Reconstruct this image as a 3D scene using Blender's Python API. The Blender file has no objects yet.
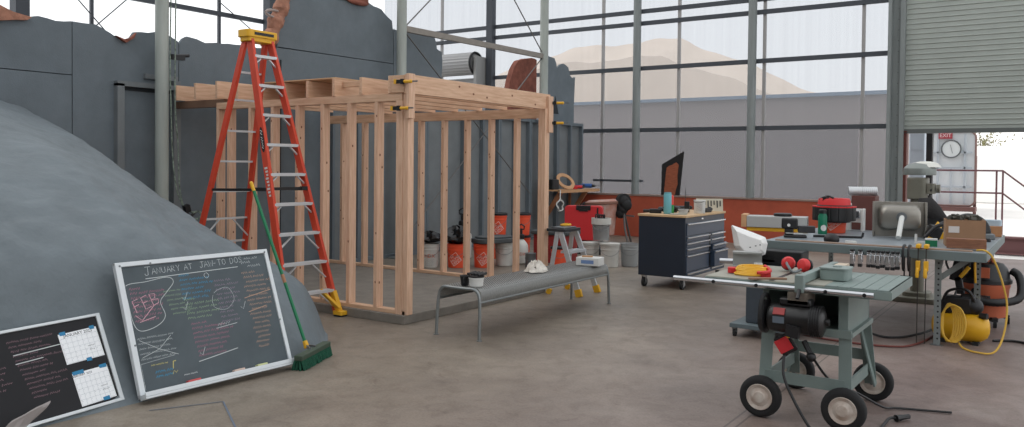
import bpy, math, random
from mathutils import Vector, Matrix, Euler
R = math.radians
PI = math.pi
sc = bpy.context.scene
col = sc.collection

# ------------------------------------------------------------------ materials
def lin(c):
    return tuple((x/255/12.92) if x/255 <= .04045 else ((x/255+.055)/1.055)**2.4 for x in c)

MATS = {}
def mat(name, rgb, rough=.6, metal=0., var=0., vscale=8., bump=0., bscale=40., spec=.5, rgb2=None, stretch=None, alpha=1., trans=0.):
    if name in MATS: return MATS[name]
    m = bpy.data.materials.new(name); m.use_nodes = True
    nt = m.node_tree; b = nt.nodes['Principled BSDF']
    c = lin(rgb)
    b.inputs['Base Color'].default_value = (*c, 1)
    b.inputs['Roughness'].default_value = rough
    b.inputs['Metallic'].default_value = metal
    b.inputs['Specular IOR Level'].default_value = spec
    if alpha < 1: b.inputs['Alpha'].default_value = alpha
    if trans: b.inputs['Transmission Weight'].default_value = trans
    if var or bump or rgb2:
        tc = nt.nodes.new('ShaderNodeTexCoord'); mp = nt.nodes.new('ShaderNodeMapping')
        nt.links.new(tc.outputs['Object'], mp.inputs[0])
        if stretch: mp.inputs['Scale'].default_value = stretch
    if var or rgb2:
        n = nt.nodes.new('ShaderNodeTexNoise'); n.inputs['Scale'].default_value = vscale
        n.inputs['Detail'].default_value = 5; n.inputs['Roughness'].default_value = .6
        nt.links.new(mp.outputs[0], n.inputs['Vector'])
        r = nt.nodes.new('ShaderNodeValToRGB')
        r.color_ramp.elements[0].position = .32; r.color_ramp.elements[1].position = .68
        if rgb2: c0, c1 = c, lin(rgb2)
        else: c0, c1 = tuple(x*(1-var) for x in c), tuple(min(1, x*(1+var)) for x in c)
        r.color_ramp.elements[0].color = (*c0, 1); r.color_ramp.elements[1].color = (*c1, 1)
        nt.links.new(n.outputs['Fac'], r.inputs[0]); nt.links.new(r.outputs[0], b.inputs['Base Color'])
    if bump:
        n2 = nt.nodes.new('ShaderNodeTexNoise'); n2.inputs['Scale'].default_value = bscale
        n2.inputs['Detail'].default_value = 4
        nt.links.new(mp.outputs[0], n2.inputs['Vector'])
        bp = nt.nodes.new('ShaderNodeBump'); bp.inputs['Strength'].default_value = bump; bp.inputs['Distance'].default_value = .02
        nt.links.new(n2.outputs['Fac'], bp.inputs['Height']); nt.links.new(bp.outputs[0], b.inputs['Normal'])
    MATS[name] = m
    return m

def floor_mat():
    m = bpy.data.materials.new('worn concrete'); m.use_nodes = True
    nt = m.node_tree; N = nt.nodes.new; L = nt.links.new
    b = nt.nodes['Principled BSDF']
    tc = N('ShaderNodeTexCoord')
    def noise(scale, det=6, rough=.6, vec=None, dist=0.):
        n = N('ShaderNodeTexNoise'); n.inputs['Scale'].default_value = scale; n.inputs['Detail'].default_value = det
        n.inputs['Roughness'].default_value = rough; n.inputs['Distortion'].default_value = dist
        L(vec or tc.outputs['Object'], n.inputs['Vector']); return n
    def ramp(n, stops):
        r = N('ShaderNodeValToRGB'); e = r.color_ramp.elements
        e[0].position, e[0].color = stops[0][0], (*lin(stops[0][1]), 1)
        e[1].position, e[1].color = stops[-1][0], (*lin(stops[-1][1]), 1)
        for p, c in stops[1:-1]:
            x = e.new(p); x.color = (*lin(c), 1)
        L(n, r.inputs[0]); return r
    def mix(a, bb, f, mode='MIX'):
        x = N('ShaderNodeMix'); x.data_type = 'RGBA'; x.blend_type = mode
        L(a, x.inputs[6]); L(bb, x.inputs[7])
        if isinstance(f, float): x.inputs[0].default_value = f
        else: L(f, x.inputs[0])
        return x.outputs[2]
    tan = ramp(noise(.9, 8, .65, dist=.6).outputs['Fac'], [(.25, (128, 119, 108)), (.5, (145, 135, 122)), (.75, (161, 151, 137))])
    mauve = ramp(noise(1.1, 8, .65, dist=.4).outputs['Fac'], [(.25, (124, 110, 105)), (.5, (142, 126, 120)), (.75, (158, 146, 140))])
    # the slab turns redder towards the +x side of the hall
    sx = N('ShaderNodeSeparateXYZ'); L(tc.outputs['Object'], sx.inputs[0])
    mr = N('ShaderNodeMapRange'); mr.inputs[1].default_value = -4.2; mr.inputs[2].default_value = -1.0
    L(sx.outputs[0], mr.inputs[0])
    base = mix(tan.outputs[0], mauve.outputs[0], mr.outputs[0])
    dark = ramp(noise(.55, 5, .55, dist=1.).outputs['Fac'], [(.38, (214, 211, 212)), (.66, (255, 255, 255))])
    base = mix(base, dark.outputs[0], .75, 'MULTIPLY')
    spk = ramp(noise(60, 3).outputs['Fac'], [(.3, (215, 212, 208)), (.6, (255, 255, 255))])
    base = mix(base, spk.outputs[0], .6, 'MULTIPLY')
    mid = ramp(noise(5, 8, .72, dist=.8).outputs['Fac'], [(.3, (205, 200, 196)), (.55, (255, 255, 255)), (.72, (255, 252, 246))])
    base = mix(base, mid.outputs[0], .7, 'MULTIPLY')
    st = ramp(noise(2.1, 7, .7, dist=2.2).outputs['Fac'], [(.60, (255, 255, 255)), (.70, (196, 184, 178))])
    base = mix(base, st.outputs[0], .6, 'MULTIPLY')
    # sawn control joints
    def joint(axis, pos):
        s = N('ShaderNodeMath'); s.operation = 'SUBTRACT'; L(sx.outputs[axis], s.inputs[0]); s.inputs[1].default_value = pos
        a = N('ShaderNodeMath'); a.operation = 'ABSOLUTE'; L(s.outputs[0], a.inputs[0])
        c = N('ShaderNodeMath'); c.operation = 'LESS_THAN'; L(a.outputs[0], c.inputs[0]); c.inputs[1].default_value = .007
        return c.outputs[0]
    cd = N('ShaderNodeRGB'); cd.outputs[0].default_value = (*lin((70, 62, 58)), 1)
    for ax, p in ((0, -1.72), (0, -1.66), (1, 13.2), (0, 3.2)):
        j = joint(ax, p)
        f = N('ShaderNodeMath'); f.operation = 'MULTIPLY'; L(j, f.inputs[0]); f.inputs[1].default_value = .65
        base = mix(base, cd.outputs[0], f.outputs[0])
    L(base, b.inputs['Base Color'])
    rr = N('ShaderNodeMapRange'); rr.inputs[3].default_value = .38; rr.inputs[4].default_value = .62
    L(noise(1.6, 6).outputs['Fac'], rr.inputs[0]); L(rr.outputs[0], b.inputs['Roughness'])
    b.inputs['Specular IOR Level'].default_value = .4
    bp = N('ShaderNodeBump'); bp.inputs['Strength'].default_value = .08; bp.inputs['Distance'].default_value = .02
    L(noise(14, 6).outputs['Fac'], bp.inputs['Height']); L(bp.outputs[0], b.inputs['Normal'])
    return m

def poly_mat(name, tint, fac, axis=0, streak=.1):
    """ribbed translucent polycarbonate: partly see-through, partly diffusing"""
    m = bpy.data.materials.new(name); m.use_nodes = True
    nt = m.node_tree; N = nt.nodes.new; L = nt.links.new
    nt.nodes.clear()
    out = N('ShaderNodeOutputMaterial')
    tr = N('ShaderNodeBsdfTransparent'); tl = N('ShaderNodeBsdfTranslucent'); mx = N('ShaderNodeMixShader')
    tc = N('ShaderNodeTexCoord'); mp = N('ShaderNodeMapping')
    s = [.12, .12, .12]; s[axis] = 9.
    s = [x if i == axis else .02 for i, x in enumerate(s)]
    mp.inputs['Scale'].default_value = s
    L(tc.outputs['Object'], mp.inputs[0])
    n = N('ShaderNodeTexNoise'); n.inputs['Scale'].default_value = 1.; n.inputs['Detail'].default_value = 7; n.inputs['Roughness'].default_value = .7
    L(mp.outputs[0], n.inputs['Vector'])
    r = N('ShaderNodeValToRGB'); e = r.color_ramp.elements
    e[0].position = .3; e[1].position = .7
    e[0].color = (*[t*(1-streak) for t in tint], 1); e[1].color = (*[min(1, t*(1+streak*.4)) for t in tint], 1)
    L(n.outputs['Fac'], r.inputs[0]); L(r.outputs[0], tr.inputs[0])
    tl.inputs[0].default_value = (*[min(1, t*1.1) for t in tint], 1)
    mx.inputs[0].default_value = fac
    L(tr.outputs[0], mx.inputs[1]); L(tl.outputs[0], mx.inputs[2]); L(mx.outputs[0], out.inputs[0])
    m.use_transparent_shadow = True
    return m

# ------------------------------------------------------------------ mesh builder
def V(*a): return Vector(a if len(a) > 1 else a[0])

_text_cache = {}
def text_shape(s):
    """triangulated outline of a string at size 1 (built-in font), as 2-D verts and faces"""
    if s not in _text_cache:
        cu = bpy.data.curves.new('lettering_src', 'FONT'); cu.body = s; cu.align_x = 'CENTER'; cu.align_y = 'CENTER'
        cu.resolution_u = 2
        o = bpy.data.objects.new('lettering_src', cu); col.objects.link(o)
        me = bpy.data.meshes.new_from_object(o.evaluated_get(bpy.context.evaluated_depsgraph_get()))
        vs = [(v.co.x, v.co.y) for v in me.vertices]; fs = [tuple(p.vertices) for p in me.polygons]
        bpy.data.objects.remove(o); bpy.data.curves.remove(cu); bpy.data.meshes.remove(me)
        _text_cache[s] = (vs, fs)
    return _text_cache[s]

class Frame:
    """a flat frame in space: origin, u (right), v (up), n = u x v"""
    def __init__(s, o, u, v):
        s.o = Vector(o); s.u = Vector(u).normalized(); v = Vector(v); s.n = s.u.cross(v).normalized(); s.v = s.n.cross(s.u)
    def __call__(s, a, b, c=0.): return s.o + s.u*a + s.v*b + s.n*c

class MB:
    def __init__(s, root=None):
        s.v = []; s.f = []; s.mi = []; s.cur = 0
        s.o = Vector(root.location) if root is not None else Vector((0, 0, 0))
    def add(s, vs, fs):
        k = len(s.v); s.v += [Vector(p) for p in vs]
        for f in fs: s.f.append(tuple(k+i for i in f)); s.mi.append(s.cur)
        return s
    def box(s, x0, x1, y0, y1, z0, z1):
        return s.add([(x, y, z) for x in (x0, x1) for y in (y0, y1) for z in (z0, z1)],
                     [(0, 1, 3, 2), (4, 6, 7, 5), (0, 4, 5, 1), (2, 3, 7, 6), (0, 2, 6, 4), (1, 5, 7, 3)])
    def cbox(s, c, d, rot=None):
        """box centred at c, size d, optional Euler (degrees) or Matrix"""
        M = rot if isinstance(rot, Matrix) else (Euler([R(a) for a in rot]).to_matrix() if rot else Matrix.Identity(3))
        c = Vector(c)
        vs = [c + M @ Vector((x*d[0]/2, y*d[1]/2, z*d[2]/2)) for x in (-1, 1) for y in (-1, 1) for z in (-1, 1)]
        return s.add(vs, [(0, 1, 3, 2), (4, 6, 7, 5), (0, 4, 5, 1), (2, 3, 7, 6), (0, 2, 6, 4), (1, 5, 7, 3)])
    def bar(s, p0, p1, w, h, up=(0, 0, 1)):
        """rectangular bar p0->p1, w sideways, h along up"""
        p0, p1 = Vector(p0), Vector(p1); d = (p1-p0); L = d.length; d.normalize()
        u = Vector(up); side = d.cross(u)
        if side.length < 1e-5: side = d.cross(Vector((1, 0, 0)))
        side.normalize(); u = side.cross(d)
        M = Matrix((side, d, u)).transposed()
        return s.cbox((p0+p1)/2, (w, L, h), M)
    def fbox(s, F, a0, a1, b0, b1, c0, c1):
        vs = [F(a, b, c) for a in (a0, a1) for b in (b0, b1) for c in (c0, c1)]
        return s.add(vs, [(0, 1, 3, 2), (4, 6, 7, 5), (0, 4, 5, 1), (2, 3, 7, 6), (0, 2, 6, 4), (1, 5, 7, 3)])
    def rings(s, rings, caps=True, closed=False):
        n = len(rings[0]); vs = [p for r in rings for p in r]; fs = []
        m = len(rings)
        for i in range(m if closed else m-1):
            j = (i+1) % m
            for k in range(n):
                l = (k+1) % n
                fs.append((i*n+k, i*n+l, j*n+l, j*n+k))
        if caps and not closed:
            fs.append(tuple(reversed(range(n)))); fs.append(tuple((m-1)*n+k for k in range(n)))
        return s.add(vs, fs)
    def cyl(s, p0, p1, r, r2=None, n=16, caps=True):
        r2 = r if r2 is None else r2
        p0, p1 = Vector(p0), Vector(p1); d = (p1-p0).normalized()
        a = d.orthogonal().normalized(); b = d.cross(a)
        c = [(math.cos(2*PI*k/n), math.sin(2*PI*k/n)) for k in range(n)]
        return s.rings([[p0+(a*x+b*y)*r for x, y in c], [p1+(a*x+b*y)*r2 for x, y in c]], caps)
    def tube(s, pts, r, n=8, closed=False, caps=True):
        pts = [Vector(p) for p in pts]; m = len(pts)
        rr = r if isinstance(r, (list, tuple)) else [r]*m
        rings = []; prev = None
        for i in range(m):
            t = (pts[(i+1) % m]-pts[i-1]) if closed else (pts[min(i+1, m-1)]-pts[max(i-1, 0)])
            if t.length < 1e-9: t = Vector((0, 0, 1))
            t.normalize()
            if prev is None: a = t.orthogonal().normalized()
            else:
                a = prev - t*prev.dot(t)
                a = a.normalized() if a.length > 1e-6 else t.orthogonal().normalized()
            prev = a; b = t.cross(a)
            rings.append([pts[i]+(a*math.cos(2*PI*k/n)+b*math.sin(2*PI*k/n))*rr[i] for k in range(n)])
        return s.rings(rings, caps, closed)
    def lathe(s, prof, c=(0, 0, 0), n=24, M=None, caps=True):
        """profile [(r, z)] about the local z axis, moved to c, turned by M"""
        c = Vector(c); M = M or Matrix.Identity(3)
        return s.rings([[c + M @ Vector((max(r, 1e-4)*math.cos(2*PI*k/n), max(r, 1e-4)*math.sin(2*PI*k/n), z)) for k in range(n)] for r, z in prof], caps)
    def prism(s, poly, fn, t0, t1):
        """2-D polygon extruded between offsets t0, t1; fn(a, b, t) -> point"""
        n = len(poly)
        vs = [fn(a, b, t0) for a, b in poly]+[fn(a, b, t1) for a, b in poly]
        return s.add(vs, [tuple(reversed(range(n))), tuple(n+k for k in range(n))]+[(k, (k+1) % n, n+(k+1) % n, n+k) for k in range(n)])
    def sphere(s, c, r, n=14, m=9, sc3=(1, 1, 1), M=None):
        c = Vector(c); M = M or Matrix.Identity(3)
        rings = []
        for i in range(m+1):
            a = PI*(i/m) ; a = min(max(a, .02), PI-.02)
            rings.append([c+M @ Vector((math.sin(a)*math.cos(2*PI*k/n)*r*sc3[0], math.sin(a)*math.sin(2*PI*k/n)*r*sc3[1], -math.cos(a)*r*sc3[2])) for k in range(n)])
        return s.rings(rings)
    def rbox(s, c, d, rad, rot=None, n=4):
        """box with rounded vertical edges"""
        M = rot if isinstance(rot, Matrix) else (Euler([R(a) for a in rot]).to_matrix() if rot else Matrix.Identity(3))
        c = Vector(c); pts = []
        for (sx, sy, a0) in ((1, 1, 0), (-1, 1, 90), (-1, -1, 180), (1, -1, 270)):
            for k in range(n+1):
                a = R(a0+90*k/n)
                pts.append((sx*(d[0]/2-rad)+rad*math.cos(a), sy*(d[1]/2-rad)+rad*math.sin(a)))
        return s.rings([[c+M @ Vector((x, y, z*d[2]/2)) for x, y in pts] for z in (-1, 1)])
    def quad(s, a, b, c, d): return s.add([a, b, c, d], [(0, 1, 2, 3)])
    def text(s, string, size, fn, M2=None, sx=1.):
        vs, fs = text_shape(string)
        return s.add([fn(x*size*sx, y*size) for x, y in vs], fs)
    def stroke(s, pts, w, fn):
        """flat ribbon along 2-D points"""
        n = len(pts); vs = []
        for i in range(n):
            ax, ay = pts[max(i-1, 0)]; bx, by = pts[min(i+1, n-1)]
            dx, dy = bx-ax, by-ay; l = math.hypot(dx, dy) or 1
            px, py = -dy/l*w/2, dx/l*w/2
            vs += [fn(pts[i][0]+px, pts[i][1]+py), fn(pts[i][0]-px, pts[i][1]-py)]
        return s.add(vs, [(2*i, 2*i+1, 2*i+3, 2*i+2) for i in range(n-1)])
    def scribble(s, x, y, L, h, fn, rng, w=.0022):
        w *= 1.5
        """a line of illegible handwriting"""
        while L > h:
            wl = min(L, rng.uniform(2, 6)*h); k = max(3, int(wl/(h*.42))); pts = []
            for i in range(k+1):
                pts.append((x+wl*i/k, y+(h*.5 if i % 2 else -h*.5)*rng.uniform(.35, 1)))
            s.stroke(pts, w, fn); x += wl+h*.7; L -= wl+h*.7
        return s
    def mesh(s, name, mats):
        me = bpy.data.meshes.new(name)
        me.from_pydata([p-s.o for p in s.v], [], s.f)
        for m in (mats if isinstance(mats, (list, tuple)) else [mats]): me.materials.append(m)
        me.polygons.foreach_set('material_index', s.mi)
        me.update()
        return me
    def build(s, name, mats, parent=None, smooth=35, bev=0., fixn=True):
        me = s.mesh(name, mats)
        if fixn:
            import bmesh
            b = bmesh.new(); b.from_mesh(me); bmesh.ops.recalc_face_normals(b, faces=b.faces); b.to_mesh(me); b.free()
        if smooth:
            me.shade_smooth(); me.set_sharp_from_angle(angle=R(smooth))
        o = bpy.data.objects.new(name, me); col.objects.link(o)
        if parent is not None: o.parent = parent
        else: o.location = s.o
        if bev:
            md = o.modifiers.new('edge', 'BEVEL'); md.width = bev; md.segments = 2; md.limit_method = 'ANGLE'; md.angle_limit = R(40)
        return o

def spline(pts, k=6, closed=False):
    pts = [Vector(p) for p in pts]; n = len(pts); out = []
    for i in range(n if closed else n-1):
        p0 = pts[i-1] if (closed or i > 0) else pts[0]; p1 = pts[i]; p2 = pts[(i+1) % n]
        p3 = pts[(i+2) % n] if (closed or i+2 < n) else pts[-1]
        for j in range(k):
            t = j/k
            out.append(.5*((2*p1)+(-p0+p2)*t+(2*p0-5*p1+4*p2-p3)*t*t+(-p0+3*p1-3*p2+p3)*t**3))
    if not closed: out.append(pts[-1])
    return out

def tag(o, label, cat, group=None, kind=None):
    o['label'] = label; o['category'] = cat
    if group: o['group'] = group
    if kind: o['kind'] = kind
    return o
def thing(name, label, cat, loc=(0, 0, 0), rotz=0, group=None):
    o = bpy.data.objects.new(name, None); col.objects.link(o); o.empty_display_size = .1
    o.location = loc; o.rotation_euler = (0, 0, R(rotz))
    return tag(o, label, cat, group)
def loc(x, y, z=0):
    class _L: pass
    l = _L(); l.location = Vector((x, y, z)); return l
def struct(mb, name, m, parent=None, smooth=35, bev=0):
    o = mb.build(name, m, parent, smooth, bev)
    if parent is None: o['kind'] = 'structure'
    return o
def dup(root, at, rotz=None, label=None, group=None):
    r = root.copy(); col.objects.link(r); r.location = at
    if rotz is not None: r.rotation_euler = (0, 0, R(rotz))
    if label: r['label'] = label
    if group: r['group'] = group
    for ch in list(root.children):
        c = ch.copy(); col.objects.link(c); c.parent = r
        for g in list(ch.children):
            d = g.copy(); col.objects.link(d); d.parent = c
    return r
rng = random.Random(7)

# palette
m_flat = mat('grey scenic paint', (103, 112, 118), .85, var=.1, vscale=3, bump=.15, bscale=60)
m_flat2 = mat('grey framed flats', (114, 119, 121), .85, var=.1, vscale=2.5, bump=.1)
m_dark = mat('dark shade fill', (40, 44, 48), .9)  # dark fill for painted shade strips, cutout patch and seam blocker
m_rock = mat('hard coated grey foam', (105, 114, 119), .72, var=.12, vscale=2.2, bump=.9, bscale=9)
m_rust = mat('sandstone painted foam', (128, 76, 62), .9, var=.3, vscale=6, bump=.6, bscale=15)
m_tanfoam = mat('tan carved foam', (158, 112, 92), .9, var=.25, vscale=9, bump=.6, bscale=20)
m_wood = mat('fir lumber', (224, 188, 160), .65, rgb2=(202, 160, 132), vscale=3.2, stretch=(14, 14, 1.2), bump=.05)
m_woodh = mat('fir lumber level', (222, 186, 156), .65, rgb2=(198, 156, 126), vscale=3.2, stretch=(14, 1.2, 14), bump=.05)
m_woodx = mat('fir lumber plate', (218, 182, 152), .65, rgb2=(194, 154, 124), vscale=3.2, stretch=(1.2, 14, 14), bump=.05)
m_knot = mat('wood knot', (120, 78, 56), .8)
m_conc = mat('curb concrete', (120, 114, 106), .8, var=.15, vscale=6, bump=.2)
m_galv = mat('painted steel column', (128, 134, 133), .55, .1, var=.12, vscale=3, stretch=(4, 4, .6))
m_girt = mat('dark steel girt', (70, 74, 80), .55, .3)
m_mull = mat('aluminium mullion', (158, 156, 154), .5, .2)
m_redwall = mat('brick red paint', (168, 78, 54), .75, var=.14, vscale=2.4)
m_ledge = mat('dusty ledge', (140, 120, 110), .9, var=.1)
m_door = mat('grey green shutter steel', (164, 170, 164), .45, .25, var=.05, vscale=2)
m_black = mat('black plastic', (24, 24, 26), .45)
m_blackr = mat('black rubber', (30, 30, 31), .8)
m_white = mat('white plastic', (212, 212, 208), .5)
m_alu = mat('brushed aluminium', (204, 206, 208), .4, .45)
m_chrome = mat('bright chrome', (205, 207, 210), .18, .95)
m_steel = mat('grey steel', (120, 124, 126), .42, .7)
m_orange = mat('bucket orange', (232, 84, 48), .5)
m_yellow = mat('tool yellow', (226, 172, 40), .5)
m_red = mat('bright red plastic', (206, 42, 44), .5)
m_fiber = mat('orange red fibreglass', (206, 70, 44), .5, var=.06)

# ------------------------------------------------------------------ camera and light
cam = bpy.data.cameras.new('camera'); camo = bpy.data.objects.new('camera', cam); col.objects.link(camo)
rt, up, fw = V(.82656, .56276, .01020), V(-.01994, .01118, .99974), V(-.56250, .82654, -.02046)
fw = fw.normalized(); rt = (rt - fw*rt.dot(fw)).normalized(); up = rt.cross(fw)
Mx = Matrix((rt, up, -fw)).transposed().to_4x4(); Mx.translation = (0, 0, 1.6)
camo.matrix_world = Mx
cam.sensor_width = 36; cam.sensor_fit = 'HORIZONTAL'; cam.lens = 818/1024*36
cam.shift_y = -(213.5-181)/1024
cam.clip_end = 400
sc.camera = camo

w = bpy.data.worlds.new('overcast sky'); sc.world = w; w.use_nodes = True
nt = w.node_tree; bg = nt.nodes['Background']
tc = nt.nodes.new('ShaderNodeTexCoord'); sx = nt.nodes.new('ShaderNodeSeparateXYZ'); rp = nt.nodes.new('ShaderNodeValToRGB')
nt.links.new(tc.outputs['Generated'], sx.inputs[0]); nt.links.new(sx.outputs[2], rp.inputs[0]); nt.links.new(rp.outputs[0], bg.inputs[0])
rp.color_ramp.elements[0].position = 0; rp.color_ramp.elements[0].color = (1, .985, .965, 1)
rp.color_ramp.elements[1].position = .6; rp.color_ramp.elements[1].color = (.93, .96, 1, 1)
bg.inputs[1].default_value = 1.45
sun = bpy.data.lights.new('hazy sun', 'SUN'); sun.energy = 1.2; sun.angle = R(25); sun.color = (1, .96, .9)
so = bpy.data.objects.new('hazy sun', sun); col.objects.link(so); so.rotation_euler = (R(38), R(-14), R(-60))

sc.view_settings.view_transform = 'Standard'; sc.view_settings.look = 'None'
sc.view_settings.exposure = 0
sc.cycles.use_denoising = True
sc.cycles.max_bounces = 8; sc.cycles.diffuse_bounces = 4; sc.cycles.transparent_max_bounces = 12
sc.cycles.sample_clamp_indirect = 6

# ------------------------------------------------------------------ setting
XL, XR, YB, YF, ZC = -16.0, 7.0, 17.05, -7.0, 7.6
struct(MB().box(XL, XR, YF, YB, -.2, 0), 'floor', floor_mat(), smooth=0)
m_poly_end = poly_mat('ribbed polycarbonate end', (.56, .585, .62), .22, 0, .06)
m_poly_side = poly_mat('ribbed polycarbonate side', (.88, .9, .93), .35, 1, .04)
m_roof = poly_mat('translucent roof sheet', (.67, .67, .67), .5, 0)
struct(MB().quad((XL, YB, 0), (XR, YB, 0), (XR, YB, .0), (XL, YB, 0)) if False else
       MB().quad((XL, YB, .9), (-2.75, YB, .9), (-2.75, YB, ZC), (XL, YB, ZC)).quad((-2.75, YB, 5.6), (2.4, YB, 5.6), (2.4, YB, ZC), (-2.75, YB, ZC)).quad((2.4, YB, 0), (XR, YB, 0), (XR, YB, ZC), (2.4, YB, ZC)),
       'wall_back', m_poly_end, smooth=0)
struct(MB().quad((XL, YF, 0), (XL, YB, 0), (XL, YB, ZC), (XL, YF, ZC)), 'wall_left', m_poly_side, smooth=0)
struct(MB().quad((XR, YF, 0), (XR, YB, 0), (XR, YB, ZC), (XR, YF, ZC)), 'wall_right', m_poly_side, smooth=0)
struct(MB().quad((XL, YF, 0), (XR, YF, 0), (XR, YF, ZC), (XL, YF, ZC)), 'wall_front', mat('inner sheet wall', (120, 122, 124), .8), smooth=0)
struct(MB().quad((XL, YF, ZC), (XR, YF, ZC), (XR, YB, ZC), (XL, YB, ZC)), 'ceiling', m_roof, smooth=0)
# red kick board under the translucent wall
struct(MB().box(-9.45, -2.86, 16.78, 17.04, 0, .92), 'baseboard_back', m_redwall, bev=.006)
struct(MB().box(-9.45, -2.86, 16.76, 17.04, .92, .955), 'trim_1', m_ledge)
struct(MB().box(XL, -9.6, 16.9, 17.04, 0, .92), 'baseboard_left', m_redwall)

# tall pipe columns and the frame of the translucent wall
for x in (-8.10, -5.48):
    struct(MB(loc(x, 16.86)).cyl((x, 16.86, .955), (x, 16.86, ZC), .088, n=20), 'wall_column', m_galv)
struct(MB(loc(-12.17, 16.86)).box(-12.26, -12.08, 16.78, 16.95, 0, ZC), 'wall_column', m_girt)
for x in (-9.02, -7.14, -5.26, -3.34, -13.85, -10.6):
    struct(MB(loc(x, 16.98)).box(x-.03, x+.03, 16.95, 17.01, .955, ZC), 'wall_mullion', m_mull)
for z in (2.40, 3.79, 4.80, 5.07, 6.3):
    struct(MB(loc(-6, 16.95, z)).box(-9.5 if z < 3 else -12.1, -2.86, 16.9, 16.97, z-.045, z+.045), 'wall_girt', m_girt)
for z in (4.80, 5.07, 6.3):
    struct(MB(loc(-14, 16.95, z)).box(XL, -12.1, 16.9, 16.97, z-.045, z+.045), 'wall_girt', m_girt)
struct(MB(loc(-8.6, 16.9, 1.25)).box(-9.2, -7.95, 16.88, 16.96, 1.225, 1.275), 'wall_girt', m_girt)
# left wall frame
for z in (3.4, 4.93, 6.2):
    struct(MB(loc(XL+.06, 8, z)).box(XL+.02, XL+.1, YF, 16.9, z-.05, z+.05), 'wall_girt', m_girt)
for y in (5.8, 8.68, 10.1, 11.6, 13.1, 14.6):
    struct(MB(loc(XL+.06, y)).box(XL+.02, XL+.08, y-.03, y+.03, 0, ZC), 'wall_mullion', m_girt)
for y in (3.0, 7.27, 12.9):
    struct(MB(loc(XL+.2, y)).box(XL+.1, XL+.34, y-.12, y+.12, 0, ZC), 'wall_column', m_girt)
for a, b in (((8.3, 4.75), (10.2, 2.9)), ((9.36, 4.87), (7.2, 2.75)), ((11.5, 5.2), (15.5, 2.9))):
    struct(MB(loc(XL+.15, a[0], a[1])).cyl((XL+.15, a[0], a[1]), (XL+.15, b[0], b[1]), .012, n=6), 'brace_rod', m_girt)

# row of galvanised columns in the hall with cross beam and brace rods
XC = -9.28
for y, r in ((5.93, .08), (10.31, .083), (14.80, .09)):
    mb = MB(loc(XC, y)).cyl((XC, y, 0), (XC, y, ZC), r, n=22)
    o = struct(mb, 'hall_column', mat('lightened galvanised pipe', (160, 166, 160), .6, .05, var=.1, vscale=3, stretch=(4, 4, .6)))  # lighter copy of the column steel, offsetting the weak light here
    struct(MB(loc(XC, y)).box(XC-.16, XC+.16, y-.16, y+.16, 0, .02), 'base_plate', m_galv, o)
struct(MB(loc(XC, 10.31, 3.86)).bar((XC, 10.38, 3.86), (XC, 14.74, 3.90), .07, .1), 'tie_beam', mat('weathered tie steel', (140, 134, 126), .6, .2, var=.1))
for a, b in (((10.4, 3.80), (14.3, 1.0)), ((10.42, 3.92), (13.9, 6.9)), ((14.74, 3.96), (11.0, 7.2)), ((14.72, 3.86), (10.45, .35))):
    struct(MB(loc(XC, a[0], a[1])).cyl((XC, a[0], a[1]), (XC, b[0], b[1]), .012, n=6), 'brace_rod', mat('rod steel', (104, 102, 100), .5, .4))

# big roll-up door in the end wall, half open
d1 = thing('door_1', 'large grey steel roll-up door pulled halfway up beside the translucent wall', 'roller door', (-2.7, 16.9, 0)); d1['kind'] = 'structure'
mb = MB(d1)
prof = []
z = 2.33; k = 0
while z < 5.7:
    prof += [(16.93, z), (16.93, z+.06), (16.912, z+.07), (16.912, z+.082)]; z += .095
n = len(prof)
mb.add([(x, y, z) for x in (-2.62, 2.3) for y, z in prof], [(i, i+1, n+i+1, n+i) for i in range(n-1)])
mb.build('door_curtain', m_door, d1, smooth=0)
MB(d1).box(-2.62, 2.3, 16.89, 16.96, 2.27, 2.335).box(-2.62, 2.3, 16.86, 16.98, 2.255, 2.275).build('bottom_bar', mat('shutter bottom bar', (96, 100, 98), .5, .3), d1)
mb = MB(d1).box(-2.86, -2.8, 16.7, 17.0, 0, ZC).box(-2.86, -2.66, 16.86, 17.0, 0, ZC).box(-2.66, -2.58, 16.8, 17.0, 0, ZC)
mb.build('guide_jamb', m_galv, d1)
mb = MB(d1)
for i in range(26): mb.cyl((-2.70, 16.86, .4+i*.2), (-2.70, 16.85, .4+i*.2), .008, n=6)
mb.build('bolt_row', m_girt, d1)
MB(d1).box(-2.58, -2.53, 16.86, 17.05, 0, 2.3).build('rusty_stop', mat('rust red steel', (92, 44, 36), .7), d1)
MB(d1).box(2.3, 2.5, 16.8, 17.05, 0, ZC).build('guide_jamb', m_galv, d1)

# second, smaller door: its coil shows above the sets
d2 = thing('door_2', 'coiled grey roller shutter high on the end wall behind the timber frame', 'roller door', (-13, 16.7, 0)); d2['kind'] = 'structure'
prof = [(.28+.012*(k % 2), 0) for k in range(36)]
ring = lambda x: [V(x, 16.55+(.275+.012*(k % 2))*math.cos(2*PI*k/44), 4.13+(.275+.012*(k % 2))*math.sin(2*PI*k/44)) for k in range(44)]
MB(d2).rings([ring(-15.2), ring(-12.42)]).build('shutter_coil', mat('shutter grey', (150, 150, 150), .5, .3), d2, smooth=0)
mb = MB(d2); mb.tube([(-12.40, 16.55+.27*math.cos(2*PI*k/28), 4.13+.27*math.sin(2*PI*k/28)) for k in range(28)], .03, closed=True)
mb.cyl((-12.43, 16.55, 4.13), (-12.36, 16.55, 4.13), .1); mb.build('coil_end_ring', m_black, d2)
MB(d2).box(-12.36, -12.28, 16.4, 16.9, 3.55, 4.3).bar((-12.34, 16.5, 4.1), (-12.34, 16.62, 3.5), .05, .08).build('bracket', mat('pale bracket', (150, 150, 148), .5), d2)
mb = MB(d2)
for i in range(40): mb.box(-15.2, -12.42, 16.8, 16.82+.012*(i % 2), i*.095, i*.095+.09)
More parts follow.
